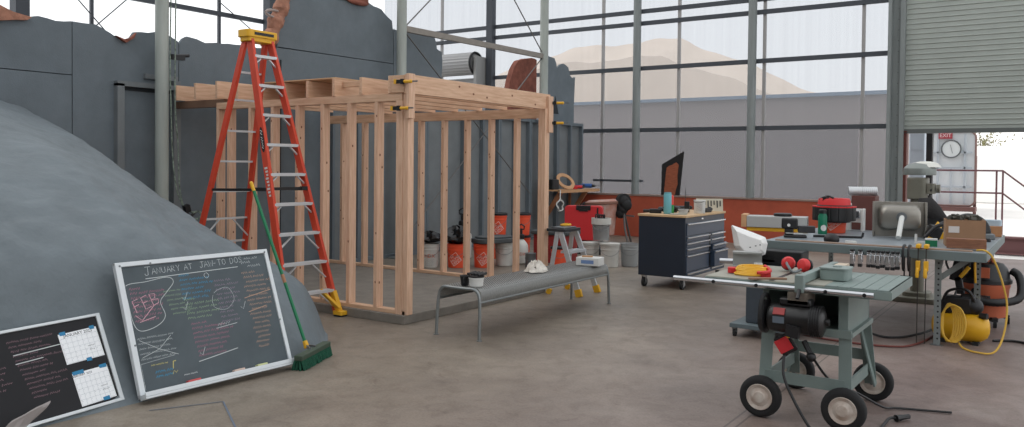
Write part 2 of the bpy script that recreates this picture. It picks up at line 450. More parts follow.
mb.build('door_curtain', mat('shutter grey', (150, 150, 150)), d2, smooth=0)

# concrete curb slab of the shed
sl = struct(MB(loc(-7.4, 7.5)).box(-9.45, -5.40, 6.06, 8.86, 0, .09), 'slab', m_conc, bev=.006)
# faint blue chalk layout lines on the concrete
struct(MB(loc(-4, 3)).stroke([(-4.83, 3.0), (-4.62, 3.4)], .012, lambda a, b: V(a, b, .003)).stroke([(-4.62, 3.4), (-4.0, 3.05)], .012, lambda a, b: V(a, b, .003)), 'trim_2', mat('blue chalk line', (98, 108, 122), .9), smooth=0)

# ------------------------------------------------------------------ outside, seen through the wall and the door
struct(MB(loc(0, 30)).quad((-60, YB, -.02), (40, YB, -.02), (40, 90, -.02), (-60, 90, -.02)), 'ground_outside', mat('bright yard concrete', (222, 219, 214), .9, var=.06, vscale=.7), smooth=0)
ob = thing('neighbouring_shed', 'long dull brown building beyond the translucent wall', 'building', (-20, 31, 0))
MB(ob).box(-42, -4.9, 30, 38, 0, 4.1).build('wall', mat('dull brown siding', (150, 136, 130), .9, var=.06, vscale=.3), ob)
MB(ob).box(-42.2, -4.7, 29.8, 38.2, 4.1, 4.22).build('roof', mat('blue grey roof edge', (120, 138, 156), .6), ob)
tw = []; nx = 60
for i in range(nx+1):
    x = -34+27*i/nx
    zt = 7.9-.0016*(x+22)**2*5 if True else 0
    tw.append((x, max(.5, min(9.6, 9.5-.9*max(0, (x+20)/2)**1.0-.02*max(0, -25-x)**2)+.12*math.sin(x*1.1)+.04*math.sin(x*3.1))))
mb = MB(loc(-20, 46)); mb.rings([[V(x, 44, 0) for x, z in tw], [V(x, 46, z*.95) for x, z in tw], [V(x, 50, z) for x, z in tw], [V(x, 60, 0) for x, z in tw]], caps=False)
mb.f = [f for f in mb.f if True]
mb = MB(loc(-20, 46)); n = len(tw)
for y, s in ((43, 0), (45, .85), (48, 1), (60, 0)): mb.v += [V(x, y, z*s) for x, z in tw]
for j in range(3):
    for i in range(n-1): mb.f.append((j*n+i, j*n+i+1, (j+1)*n+i+1, (j+1)*n+i)); mb.mi.append(0)
o = mb.build('hill', mat('pale tan earth', (234, 214, 194), .95, var=.05, vscale=.4)); o['kind'] = 'structure'
tag(o, 'pale tan hill rising behind the brown building', 'hill')
o = MB(loc(0, 46)).box(-4.4, 12, 44.8, 45.2, 0, 2.7).build('yard_wall', mat('white yard wall', (246, 246, 244), .9), bev=.02)
tag(o, 'bright white yard wall beyond the open roller door', 'wall', kind='structure')
o = MB(loc(-20, 26)).box(-42, -5.2, 25.9, 26.0, 0, 2.75).build('added_fence', mat('dark brown fence', (112, 99, 96), .9, var=.08)); tag(o, 'added dark brown fence darkening the lower band behind the translucent wall', 'fence')  # fence added only to deepen the tone low behind the wall
for i, (x, zt, s) in enumerate(((-3.4, 3.2, 1.1), (-.6, 3.5, 1.1), (1.9, 3.3, 1.1))):
    sh = thing('yard_shrub', ('sparse olive shrub above the white wall, beside the steel door panel', 'sparse olive shrub at the middle above the white wall', 'sparse olive shrub above the white wall at the photo edge')[i], 'shrub', (x, 47, 0), group='shrubs above the white wall')
    mb = MB(sh); mf = MB(sh)
    for k in range(26):
        a = rng.uniform(0, 2*PI); r = s*rng.uniform(.2, 1); p0 = V(x, 47, -.02); p1 = V(x+r*math.cos(a), 47+.5*r*math.sin(a), zt*rng.uniform(.75, 1.15))
        mb.tube([p0, (p0+p1)/2+V(0, 0, .3), p1], [.03, .02, .008], n=4)
        for q in range(34):
            t = rng.uniform(.45, 1); c = p0.lerp(p1, t)+V(rng.gauss(0, .16), rng.gauss(0, .16), rng.gauss(0, .16)+.2*(1-t)); e = rng.uniform(.04, .09)
            u = V(rng.gauss(0, 1), rng.gauss(0, 1), rng.gauss(0, 1)).normalized()*e; v2 = u.orthogonal().normalized()*e*.6
            mf.quad(c-u, c-v2, c+u, c+v2)
    mb.build('branches', mat('grey twig', (110, 96, 80), .9), sh); mf.build('foliage', mat('olive leaves', (128, 124, 84), .8, var=.3, vscale=2), sh, smooth=0, fixn=False)

# white steel hatch door panel with porthole and EXIT sign
hp = thing('hatch_panel', 'white riveted steel hatch door with round porthole and red EXIT sign, standing outside', 'steel door panel', (-2.23, 21.6, .5))
F = Frame((-2.28, 21.6, 1.6), (1, 0, 0), (0, 0, 1))
def rr(w_, h_, r_, n=6):
    pts = []
    for sx_, sy_, a0 in ((1, 1, 0), (-1, 1, 90), (-1, -1, 180), (1, -1, 270)):
        for k in range(n+1): a = R(a0+90*k/n); pts.append((sx_*(w_/2-r_)+r_*math.cos(a), sy_*(h_/2-r_)+r_*math.sin(a)))
    return pts
MB(hp).prism(rr(1.0, 1.72, .14), lambda a, b, t: F(a, b, t), -.03, .0).build('panel', mat('pale grey steel', (226, 230, 232), .5), hp)
mb = MB(hp)
for x in (-.28, .28): mb.fbox(F, x-.02, x+.02, -.8, .8, 0, .035)
for z in (-.42, .02, .38): mb.fbox(F, -.43, .43, z-.02, z+.02, 0, .035)
mb.fbox(F, -.02, .02, -.8, .02, 0, .03)
mb.build('stiffener_bars', mat('steel shade', (196, 203, 210), .5), hp)
mb = MB(hp).tube([F(a, b, .01) for a, b in rr(1.0, 1.72, .14)], .022, closed=True, n=6); mb.build('rim', mat('rusty rim', (140, 110, 104), .7), hp)
mb = MB(hp).cyl(F(0, .46, .03), F(0, .46, .06), .2, n=28); pt = mb.build('porthole', mat('porthole white', (236, 240, 240), .3), hp)
MB(hp).tube([F(.2*math.cos(a*PI/14), .46+.2*math.sin(a*PI/14), .06) for a in range(28)], .016, n=6, closed=True).bar(F(-.02, .56, .065), F(.03, .36, .065), .012, .008).build('porthole_ring', m_steel, pt)
sg = MB(hp).fbox(F, -.27, .02, .70, .85, .035, .05).build('exit_sign', mat('exit sign pink red', (176, 70, 80), .6), hp)
MB(hp).text('EXIT', .12, lambda a, b: F(-.125+a, .775+b, .053)).build('sign_lettering', mat('exit lettering', (240, 225, 225), .6), sg, smooth=0)
MB(hp).box(-2.72, -2.66, 21.62, 21.72, 0, 1.9).box(-1.82, -1.76, 21.62, 21.72, 0, 1.9).box(-2.75, -1.75, 21.3, 21.75, .62, .72).build('stand', mat('rusty stand', (118, 84, 80), .8), hp)

# dark red steel hand rail with stair
hr = thing('stair_railing', 'dark red pipe railing with a sloping stair rail outside the open door', 'railing', (-1.6, 21, 0))
m_rail = mat('oxide rail paint', (104, 62, 68), .6)
mb = MB(hr)
for z in (1.565, 1.07): mb.tube([(-2.75, 21, z), (-1.2, 21, z), (-.5, 21, z-.58)], .02, n=6)
mb.build('rail', m_rail, hr)
for x in (-2.7, -1.32, -1.2): MB(hr).cyl((x, 21, 0), (x, 21, 1.565), .02, n=6).build('post', m_rail, hr)
for i, (x, y, l) in enumerate(((-.65, 15.6, 'dusty red steel beam lying outside just past the work table'),)):
    mb = MB(loc(x, 18.2)).box(x-.5, x+1.4, 18.0, 18.03, 0, .3).box(x-.5, x+1.4, 17.9, 18.13, .3, .33).box(x-.5, x+1.4, 17.9, 18.13, 0, .03)
    o = mb.build('steel_beam', mat('dusty red primer', (120, 84, 84), .8)); tag(o, l, 'steel beam')
# pale post and items seen in the doorway
o = MB(loc(-2.36, 18.6)).box(-2.41, -2.3, 18.5, 18.7, 0, 3.0).build('door_post', mat('black post', (36, 34, 36), .7)); o['kind'] = 'structure'
o = MB(loc(-2.64, 19.2)).rbox((-2.66, 19.2, 1.25), (.3, .3, 2.5), .03).box(-2.78, -2.54, 19.04, 19.06, 1.4, 1.5).box(-2.78, -2.54, 19.04, 19.06, 2.0, 2.1).build('electric_cabinet', mat('pale blue cabinet', (196, 206, 216), .6)); tag(o, 'tall pale utility cabinet outside next to the door jamb', 'cabinet')

# ------------------------------------------------------------------ grey scenic flats along the hall columns
def flat(name, label, poly, x=-9.55, th=.045, m=m_flat, group=None):
    cy = sum(p[0] for p in poly)/len(poly)
    r = thing(name, label, 'scenic flat', (x, cy, 0), group=group)
    MB(r).prism(poly, lambda a, b, t: V(x-t, a, b), 0, th).build('panel', m, r)
    return r
def jag(pts, amp=.02, step=.09):
    """roughen a cut profile"""
    out = []
    for (a, b), (c, d) in zip(pts, pts[1:]):
        k = max(1, int(math.hypot(c-a, d-b)/step))
        for i in range(k):
            t = i/k; out.append((a+(c-a)*t+rng.uniform(-amp, amp)*.4*(i > 0), b+(d-b)*t+rng.uniform(-amp, amp)*(i > 0)))
    return out+[pts[-1]]
flat('scenic_flat', 'plain grey lower wall panel at the left edge, below the horizontal seam', [(-1, 0), (4.965, 0), (4.965, 2.575), (-1, 2.575)])
flat('scenic_flat', 'grey upper wall panel at the far left with a low curved top edge', [(-1, 2.585), (4.965, 2.585)]+jag([(4.965, 3.2), (4.5, 3.18), (4.2, 3.13), (3, 3.05), (-1, 2.95)]))
F2 = flat('scenic_flat', 'grey wall panel with a framed recess behind the nearest steel column', [(4.975, 0), (6.335, 0)]+jag([(6.335, 3.137), (6.215, 3.197), (6.0, 3.22), (5.73, 3.18), (5.66, 3.08), (5.6, 3.05), (5.42, 3.13), (5.24, 3.205), (4.975, 3.2)], .012))
mb = MB(F2).box(-9.55, -9.47, 5.47, 5.56, 0, 2.53).box(-9.55, -9.47, 6.22, 6.32, 0, 2.62).box(-9.55, -9.47, 5.47, 6.32, 2.50, 2.56).box(-9.55, -9.5, 5.85, 6.3, 2.62, 2.68)
mb.build('recess_frame', m_flat2, F2)
MB(F2).box(-9.55, -9.535, 5.57, 6.22, 2.455, 2.50).box(-9.55, -9.53, 5.56, 5.58, 0, 2.5).build('painted_shade', m_dark, F2)  # dark strips stand in for shade inside the recess frame
flat('scenic_flat', 'grey wall panel with two humps along its top, right of the nearest column', [(6.345, 0), (7.975, 0)]+jag([(7.975, 3.25), (7.66, 3.222), (7.28, 3.217), (6.9, 3.2), (6.73, 3.174), (6.6, 3.21), (6.46, 3.225), (6.4, 3.19), (6.345, 3.12)], .01))
flat('scenic_flat', 'grey wall panel below the long seam, behind the roof joists', [(7.985, 0), (10.49, 0), (10.49, 3.30), (7.985, 3.275)], -9.63)
F4 = flat('scenic_flat', 'tall grey upper wall panel behind the ladder top, highest of the set wall', [(8.0, 3.29), (10.49, 3.31)]+jag([(10.47, 3.9), (10.45, 4.03), (10.35, 4.08), (10.19, 4.186), (10.0, 4.21), (9.88, 4.25), (9.4, 4.32), (8.2, 4.4)], .015)+jag([(8.2, 4.4), (8.2, 4.0), (8.12, 3.8), (8.0, 3.5)], .02)[1:], -9.63)
MB(F4).box(-9.63, -9.6, 9.2, 9.85, 4.2, 4.36).sphere((-9.6, 9.6, 4.2), .09, sc3=(.5, 2.6, .5)).build('foam_rim', m_rust, F4)
flat('scenic_flat', 'grey rock profile panel with a stepped right edge, right of the middle column', [(10.5, 0), (11.8, 0)]+jag([(11.8, 3.25), (11.82, 3.5), (11.8, 3.66), (11.66, 3.7), (11.64, 3.8), (11.59, 3.9), (11.2, 3.93), (10.7, 3.905), (10.5, 3.9)], .02), -9.63)
o = MB(loc(-9.75, 14.7)).prism([(14.1, 0), (15.2, 0)]+jag([(15.2, 3.9), (15.0, 3.92), (14.75, 3.88), (14.48, 3.80), (14.3, 3.6), (14.18, 3.35), (14.1, 3.1)], .012), lambda a, b, t: V(-9.72-t, a, b), 0, .12).build('rock_piece', m_rust); tag(o, 'red brown rock shaped piece rising behind the far column', 'scenic rock')
F6 = flat('scenic_flat', 'grey rock profile panel with a scalloped top at the far end of the set wall', [(15.30, 0), (16.7, 0)]+[(16.7, 3.0)]+jag([(16.74, 3.66), (16.62, 3.62), (16.5, 3.68), (16.42, 3.86), (16.2, 3.92), (16.05, 3.88), (15.92, 3.78), (15.88, 3.9), (15.8, 4.0), (15.5, 4.02), (15.30, 3.98)], .008), -9.63)
MB(F6).prism([(15.72, 2.75), (16.0, 2.75), (15.86, 3.15)], lambda a, b, t: V(-9.63+t, a, b), 0, .006).build('dark_notch', m_dark, F6)
MB_back = (MB(loc(-9.72, 5, 0)).box(-9.72, -9.69, -1, 8.0, 0, 2.95).box(-9.72, -9.69, 7.9, 10.49, 0, 3.7).box(-9.72, -9.69, 10.49, 11.75, 0, 3.4).box(-9.60, -9.597, 4.9, 5.03, 0, 3.05).box(-9.60, -9.597, 7.9, 8.05, 0, 3.1), 0)[0]; struct(MB_back, 'seam_light_blocker', m_dark)  # unseen backing added to stop light leaking through the flat seams
# upright framed flats under them
fl0 = None
names = ['framed grey flat behind the buckets, nearest to the roof joists', 'second framed grey flat, behind the timber shed', 'third framed grey flat, behind the timber shed', 'fourth framed grey flat, behind the orange buckets', 'fifth framed grey flat, behind the stacked orange buckets', 'sixth framed grey flat, carrying the plywood shelf', 'last framed grey flat, against the translucent end wall']
for i in range(7):
    y = 8.92+i*1.13
    if i == 0:
        fl0 = thing('framed_flat', names[0], 'scenic flat', (-9.5, y, 0), group='framed grey flats under the set wall')
        MB(fl0).box(-9.56, -9.53, y+.005, y+1.125, 0, 2.55).build('sheet', m_flat2, fl0)
        MB(fl0).box(-9.53, -9.44, y+.005, y+1.125, 2.50, 2.565).build('top_rail', m_flat, fl0)
        MB(fl0).box(-9.53, -9.44, y+.005, y+1.125, 0, .06).build('bottom_rail', m_flat, fl0)
        for a in (.005, .55, 1.075): MB(fl0).box(-9.53, -9.44, y+a, y+a+.05, .06, 2.50).build('batten', m_flat, fl0)
    else: dup(fl0, (-9.5, y, 0), label=names[i])

# brown carved foam edge hanging over the ladder top
r = thing('foam_edge', 'lumpy tan carved foam strip over the top of the ladder', 'carved foam', (-9.5, 7.9, 3.3))
pts = spline([(-9.5, 7.72, 3.28), (-9.5, 7.80, 3.45), (-9.5, 7.86, 3.62), (-9.5, 7.92, 3.75), (-9.5, 7.98, 3.9), (-9.5, 8.0, 4.05), (-9.5, 8.05, 4.3)], 5)
MB(r).tube([p+V(0, rng.uniform(-.012, .012), 0) for p in pts], [.095+.012*math.sin(i*.8)+rng.uniform(0, .022) for i in range(len(pts))], n=10).build('strip', m_tanfoam, r, smooth=60)
mb = MB(r).tube([(-9.45, 7.8+.16*math.cos(a*.5), 3.72+.05*math.sin(a*.5)) for a in range(13)], .02, n=6, closed=True); mb.build('wrap', mat('dusty plastic wrap', (150, 136, 130), .4), r)
o = MB(loc(-9.5, 4.3, 3.13)).prism(jag([(3.6, 3.03), (4.2, 3.09), (4.45, 3.13), (4.5, 3.17), (4.3, 3.2), (4.15, 3.26), (3.6, 3.24)], .012), lambda a, b, t: V(-9.548+t, a, b), 0, .06).build('foam_edge', m_tanfoam); tag(o, 'low tan foam cap along the upper left edge of the set wall', 'carved foam')
o = MB(loc(-9.53, 5.6, 3.06)).prism(jag([(5.47, 3.10), (5.6, 3.03), (5.7, 3.10), (5.73, 3.17), (5.66, 3.1), (5.58, 3.07)], .01), lambda a, b, t: V(-9.548+t, a, b), 0, .05).build('foam_edge', m_rust); tag(o, 'small broken rusty foam scrap in the notch left of the nearest column', 'carved foam')

# ------------------------------------------------------------------ grey sculpted mound
def sstep(a, b, x):
    t = max(0, min(1, (x-a)/(b-a))); return t*t*(3-2*t)
from mathutils import noise as mnoise
def yback(x):
    return min(5.30-.32*sstep(-5.6, -6.6, x), .943*abs(x)-.05-.35*max(0, (x+5.3)/.3)**2)
def zm(x, y):
    u = -5.05-x
    if u <= 0: return 0
    cap = .50+.425*max(0, u-.28)+.11*sstep(.4, 1.5, u)-.02*max(0, u-1.6)**2
    cap += .42*sstep(4.5, 3.3, y)*sstep(.1, .5, u)*(1-.5*sstep(1.5, 4, u))
    db = yback(x)-y
    if db <= 0: return 0
    d1_ = u/.24; d2_ = db/.20
    e = 1-math.exp(-(d1_**1.25)); g = 1-math.exp(-(d2_**1.3))
    lum = mnoise.noise(V(x*1.7, y*1.7, 1))*.035+mnoise.noise(V(x*6, y*6, 3))*(.016+.03*sstep(-6.6, -5.4, x))+mnoise.noise(V(x*15, y*15, 5))*.006
    return max(0, cap*min(1, e)*g+lum*min(1, d1_, d2_))
gx, gy = 150, 150
mb = MB(loc(-6.5, 4.4, 0))
xs = [-9.44+(-4.9+9.44)*(i/gx)**.8 for i in range(gx+1)]
ys = [.2+(5.45-.2)*(j/gy)**.75 for j in range(gy+1)]
mb.v = [V(x, y, zm(x, y)-.004) for y in ys for x in xs]
for j in range(gy):
    for i in range(gx):
        q = (j*(gx+1)+i, j*(gx+1)+i+1, (j+1)*(gx+1)+i+1, (j+1)*(gx+1)+i)
        if max(mb.v[k].z for k in q) > 0: mb.f.append(q); mb.mi.append(0)
o = mb.build('rock_mound', m_rock, smooth=80); tag(o, 'large sloping grey hard coated foam mound behind the chalkboards', 'scenic rock')

# ------------------------------------------------------------------ timber shed frame
sh = thing('timber_frame', 'open stud frame of a small shed in raw fir lumber on a concrete curb', 'timber frame', (-7.4, 7.4, .09))
Z0 = .09
def stud(x, y, z0, z1, wx=.045, wy=.098):
    mb = MB(sh).box(x-wx/2, x+wx/2, y-wy/2, y+wy/2, z0, z1)
    for k in range(rng.randint(1, 3)):
        kz = rng.uniform(z0+.1, z1-.1); ky = y-wy/2-.0006; kx = x+rng.uniform(-.25, .25)*wx; mb.cur = 1
        mb.add([(kx+.008*math.cos(a*PI/4), ky, kz+.014*math.sin(a*PI/4)) for a in range(8)], [tuple(range(8))])
        kx2 = x+wx/2+.0006; ky2 = y+rng.uniform(-.3, .3)*wy; kz = rng.uniform(z0+.1, z1-.1)
        mb.add([(kx2, ky2+.01*math.cos(a*PI/4), kz+.014*math.sin(a*PI/4)) for a in range(8)], [tuple(range(8))]); mb.cur = 0
    return mb.build('stud', [m_wood, m_knot], sh, smooth=0, bev=.003)
yf, yb_ = 6.14, 8.66
for x in (-5.823, -6.215, -6.613, -7.01, -7.42, -7.81, -8.2, -8.40): stud(x, yf, Z0+.04, 2.22)
for x in (-5.82, -6.22, -6.615, -7.005, -7.415, -7.8, -8.2, -8.49, -8.93): stud(x, yb_, Z0+.04, 2.18)
MB(sh).box(-8.42, -5.42, yf-.045, yf+.045, Z0, Z0+.04).build('bottom_plate', m_woodx, sh, bev=.003)
MB(sh).box(-9.3, -5.42, yb_-.045, yb_+.045, Z0, Z0+.04).build('bottom_plate', m_woodx, sh, bev=.003)
MB(sh).box(-9.36, -5.47, yf-.05, yf+.05, 2.219, 2.256).box(-9.36, -5.47, yf-.048, yf+.05, 2.258, 2.295).build('top_plate', m_woodx, sh, bev=.002) if False else MB(sh).box(-8.42, -5.47, yf-.05, yf+.05, 2.219, 2.296).build('top_plate', m_woodx, sh, bev=.002)
MB(sh).box(-9.36, -5.42, yb_-.045, yb_+.045, 2.18, 2.296).build('top_plate', m_woodx, sh, bev=.002)
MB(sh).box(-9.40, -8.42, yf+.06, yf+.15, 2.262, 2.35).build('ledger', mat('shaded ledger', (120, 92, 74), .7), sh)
# corner posts
MB(sh).box(-5.545, -5.46, yf-.052, yf+.045, Z0, 2.22).box(-5.458, -5.395, yf-.045, yf+.045, Z0, 2.288).build('corner_post', m_wood, sh, bev=.003)
MB(sh).box(-5.47, -5.37, yb_-.05, yb_+.05, Z0, 2.296).build('corner_post', m_wood, sh, bev=.003)
# joists
for x, z0, z1 in ((-9.225, 2.355, 2.54), (-8.83, 2.355, 2.55), (-8.41, 2.35, 2.555), (-8.02, 2.297, 2.50), (-7.63, 2.297, 2.49), (-7.23, 2.297, 2.48), (-6.834, 2.297, 2.478), (-6.43, 2.297, 2.485), (-6.03, 2.297, 2.478), (-5.63, 2.297, 2.472)):
    MB(sh).box(x-.019, x+.019, yf-.06, yb_+.05, z0, z1).build('joist', m_woodh, sh, bev=.003)
MB(sh).box(-7.7, -6.41, yf-.05, yf+.5, 2.487, 2.499).build('plywood_strip', mat('plywood sheet', (206, 168, 130), .7, var=.1), sh)
MB(sh).box(-6.40, -6.055, yf+.05, yf+.09, 2.40, 2.46).build('blocking', m_woodx, sh, bev=.003)
# header beam over the open side
mb = MB(sh).box(-5.425, -5.385, yf-.07, yb_+.09, 2.288, 2.476)
mb.cur = 1
for y, z in ((6.9, 2.42), (7.4, 2.34), (7.9, 2.40), (8.4, 2.33), (7.15, 2.36)):
    mb.add([(-5.3845, y+.018*math.cos(a*PI/4), z+.012*math.sin(a*PI/4)) for a in range(8)], [tuple(range(8))])
mb.build('header_beam', [m_woodh, m_knot], sh, smooth=0, bev=.003)
MB(sh).box(-5.385, -5.345, yf-.09, yf-.0, 2.04, 2.48).build('gusset_block', m_wood, sh, bev=.003)
MB(sh).box(-5.385, -5.345, yb_+.0, yb_+.1, 2.0, 2.45).build('gusset_block', m_wood, sh, bev=.003)
MB(sh).box(-5.60, -5.43, yf-.07, yf-.03, 2.30, 2.47).build('gusset_block', m_woodx, sh, bev=.003)

# yellow bar clamps on its corners
def bar_clamp(label, c, rz, ln=.17):
    t = thing('bar_clamp', label, 'clamp', c, rz, group='yellow clamps on the shed corners')
    MB().bar((-.06, 0, 0), (ln, 0, 0), .006, .014).build('bar', m_steel, t)
    MB().cbox((.0, 0, -.0), (.03, .034, .05)).cbox((-.045, 0, .0), (.05, .03, .036)).build('jaw', m_black, t)
    MB().lathe([(.006, 0), (.017, .01), (.015, .05), (.018, .09), (.008, .10)], (.012, 0, .0), 10, Matrix.Rotation(R(90), 3, 'Y')).build('handle', m_yellow, t)
    MB().cbox((-.075, 0, 0), (.026, .034, .044)).build('jaw_pad', m_yellow, t)
    return t
bar_clamp('upper yellow bar clamp on the near shed corner', (-5.42, 6.035, 2.40), 12)
bar_clamp('lower yellow bar clamp on the near shed corner', (-5.46, 6.03, 2.14), 8)
bar_clamp('upper yellow bar clamp on the far shed corner', (-5.32, 8.76, 2.37), 20)
bar_clamp('lower yellow bar clamp on the far shed corner', (-5.32, 8.76, 2.12), 20)

# rope with hook along the nearest column
t = thing('hanging_rope', 'pale green flecked rope looped down beside the nearest column to a black hook', 'rope', (-9.2, 6.05, 0))
mb = MB(t)
mb.tube(spline([(-9.3, 6.08, 4.6), (-9.2, 5.99, 2.9), (-9.2, 6.0, 2.35), (-9.2, 6.02, 1.75), (-9.2, 6.07, 1.3), (-9.2, 6.16, 1.05)]), .008, n=6)
mb.tube(spline([(-9.3, 6.14, 4.6), (-9.17, 6.04, 3.0), (-9.17, 6.04, 2.3), (-9.2, 6.10, 1.8), (-9.2, 6.12, 1.3), (-9.2, 6.18, 1.02)]), .008, n=6)
m_rope = mat('flecked rope', (150, 165, 150), .9, rgb2=(70, 78, 74), vscale=22)
mb.build('cord', m_rope, t)
MB(t).tube(spline([(-9.2, 6.2, 1.02), (-9.17, 6.28, .95), (-9.15, 6.36, .96), (-9.15, 6.4, .9), (-9.15, 6.30, .86), (-9.18, 6.2, .92)]), .014, n=6).build('knot', m_rope, t)
MB(t).cbox((-9.18, 6.21, 1.0), (.07, .07, .09), (20, 10, 0)).tube(spline([(-9.18, 6.2, .96), (-9.18, 6.26, .9), (-9.18, 6.33, .95)]), .018, n=6).build('hook', m_black, t)
MB(t).box(-9.26, -9.2, 6.02, 6.2, 2.86, 2.92).cyl((-9.22, 6.05, 2.9), (-9.22, 6.26, 2.93), .022, n=8).build('cleat', m_black, t)

# ------------------------------------------------------------------ step ladder
ld = thing('step_ladder', 'tall orange red fibreglass step ladder with yellow top, standing by the timber shed', 'ladder', (-6.95, 5.6, 0))
TF = [V(-6.89, 5.38, 2.84), V(-6.89, 5.63, 2.84)]     # front rail tops (near, far)
BF = [V(-6.33, 5.40, .03), V(-6.29, 6.02, .03)]
TR = [V(-6.97, 5.38, 2.84), V(-6.97, 5.63, 2.84)]
BR_ = [V(-7.90, 5.30, .02), V(-7.86, 6.0, .02)]
def rail(a, b, wx, sgn):
    mb = MB(ld).bar(a, b, .035, wx, (1, 0, 0))
    return mb.build('rail', m_fiber, ld, smooth=0, bev=.004)
fr = [rail(TF[i], BF[i], .085, 1) for i in (0, 1)]
rr_ = [rail(TR[i], BR_[i], .065, 1) for i in (0, 1)]
at = lambda a, b, z: a.lerp(b, (a.z-z)/(a.z-b.z))
for k in range(9):
    z = .30*(k+1)-.03
    p, q = at(TF[0], BF[0], z), at(TF[1], BF[1], z)
    mb = MB(ld).bar(p, q, .09, .028, (0, 0, 1))
    for s_ in (.02, .045, .07): mb.bar(p+V(s_-.045, 0, .014), q+V(s_-.045, 0, .014), .006, .005)
    st = mb.build('step', m_alu, ld, smooth=0)
    d = (q-p).normalized(); L_ = .17 if k < 3 else .085
    [MB(ld).bar(a_+d*e_+V(.02, 0, -.02), a_+V(.02, 0, -.02-L_*.85), .02, .012).build('step_brace', m_alu, st) for a_, e_ in ((p, L_), (q, -L_))]
for k, z in enumerate((.36, .72, .98, 1.28, 1.60, 1.92, 2.24, 2.52)):
    p, q = at(TR[0], BR_[0], z), at(TR[1], BR_[1], z)
    MB(ld).bar(p, q, .03, .02).build('rear_bar', m_alu, ld, smooth=0)
    if k in (1, 2):
        d = (q-p).normalized()
        for a, b in ((p, d), (q, -d)): MB(ld).bar(a+b*.2, a+V(0, 0, -.2), .016, .012).build('rear_brace', m_alu, ld)
# top cap: yellow moulded tray
mb = MB(ld).rbox((-6.93, 5.505, 2.90), (.19, .38, .075), .04).rbox((-6.93, 5.505, 2.845), (.16, .34, .05), .03)
cp = mb.build('top_cap', m_yellow, ld, bev=.006)
mb = MB(ld).cbox((-6.834, 5.51, 2.90), (.006, .24, .028))
for y in (5.42, 5.5, 5.58): mb.cyl((-6.93, y, 2.937), (-6.93, y, 2.942), .028)
mb.build('cap_slot', m_black, cp)
for i in (0, 1):
    b = BF[i]; mb = MB(ld).bar(at(TF[i], BF[i], .26)+V(.02, .0, 0), b+V(.03, 0, .02), .05, .06, (1, 0, 0)).rbox(b+V(.045, 0, .008), (.13, .1, .04), .02)
    mb.bar(at(TF[i], BF[i], .30)+V(-.01, 0, 0), b+V(.03, -.05+.1*i-.12+.24*(1-i), .05) if False else b+V(-.02, 0, .03), .03, .05, (1, 0, 0))
    f_ = mb.build('foot', m_yellow, ld, bev=.004)
    MB(ld).rbox(b+V(.045, 0, -.021), (.12, .09, .016), .02).build('rubber_pad', m_blackr, f_)
    MB(ld).cbox(BR_[i]+V(0, 0, -.005), (.08, .05, .03)).build('foot', m_blackr, ld)
# far front foot's swept stabiliser
MB(ld).bar(at(TF[1], BF[1], .34)+V(-.02, -.12, -.06), BF[1]+V(.04, -.01, .05), .03, .07, (1, 0, 0)).build('foot_brace', m_yellow, ld, bev=.006)
# spreaders
for i in (0, 1):
    z = 1.32
    MB(ld).bar(at(TF[i], BF[i], z), at(TR[i], BR_[i], z-.02), .012, .028).build('spreader', m_black, ld)
p, q = at(TF[0], BF[0], 1.33), at(TF[1], BF[1], 1.33)
MB(ld).bar(p+V(.03, 0, 0), q+V(.03, 0, 0), .012, .03).cbox(q+V(.03, -.06, 0), (.03, .08, .04)).build('strap', m_black, ld)
# oval maker's plate and rail warning text, too small to read
F = Frame(at(TF[0], BF[0], 1.80)+V(.0, -.0165, 0), (BF[0]-TF[0]), V(1, 0, .2)) 
d = (BF[0]-TF[0]).normalized(); out = V(0, -1, 0)
F = Frame(at(TF[0], BF[0], 1.82)+V(.0, -.0168, 0), -d, d.cross(V(0, -1, 0)) if False else V(0, -1, 0).cross(-d))
mb = MB(ld); mb.prism([(.13*math.cos(a*PI/12), .031*math.sin(a*PI/12)) for a in range(24)], lambda a, b, t: F(a, b, t), 0, .002); pl = mb.build('oval_plate', m_black, ld)
MB(ld).scribble(-.09, 0, .19, .03, lambda a, b: F(a, b, .003), rng, .006).build('plate_lettering', m_white, pl, smooth=0)
mb = MB(ld)
for k in range(9): 
    mb.fbox(F, -.30-.035*k, -.28-.035*k, -.022, .022-.008*(k % 3), .0, .002)
mb.build('rail_lettering', m_white, ld)

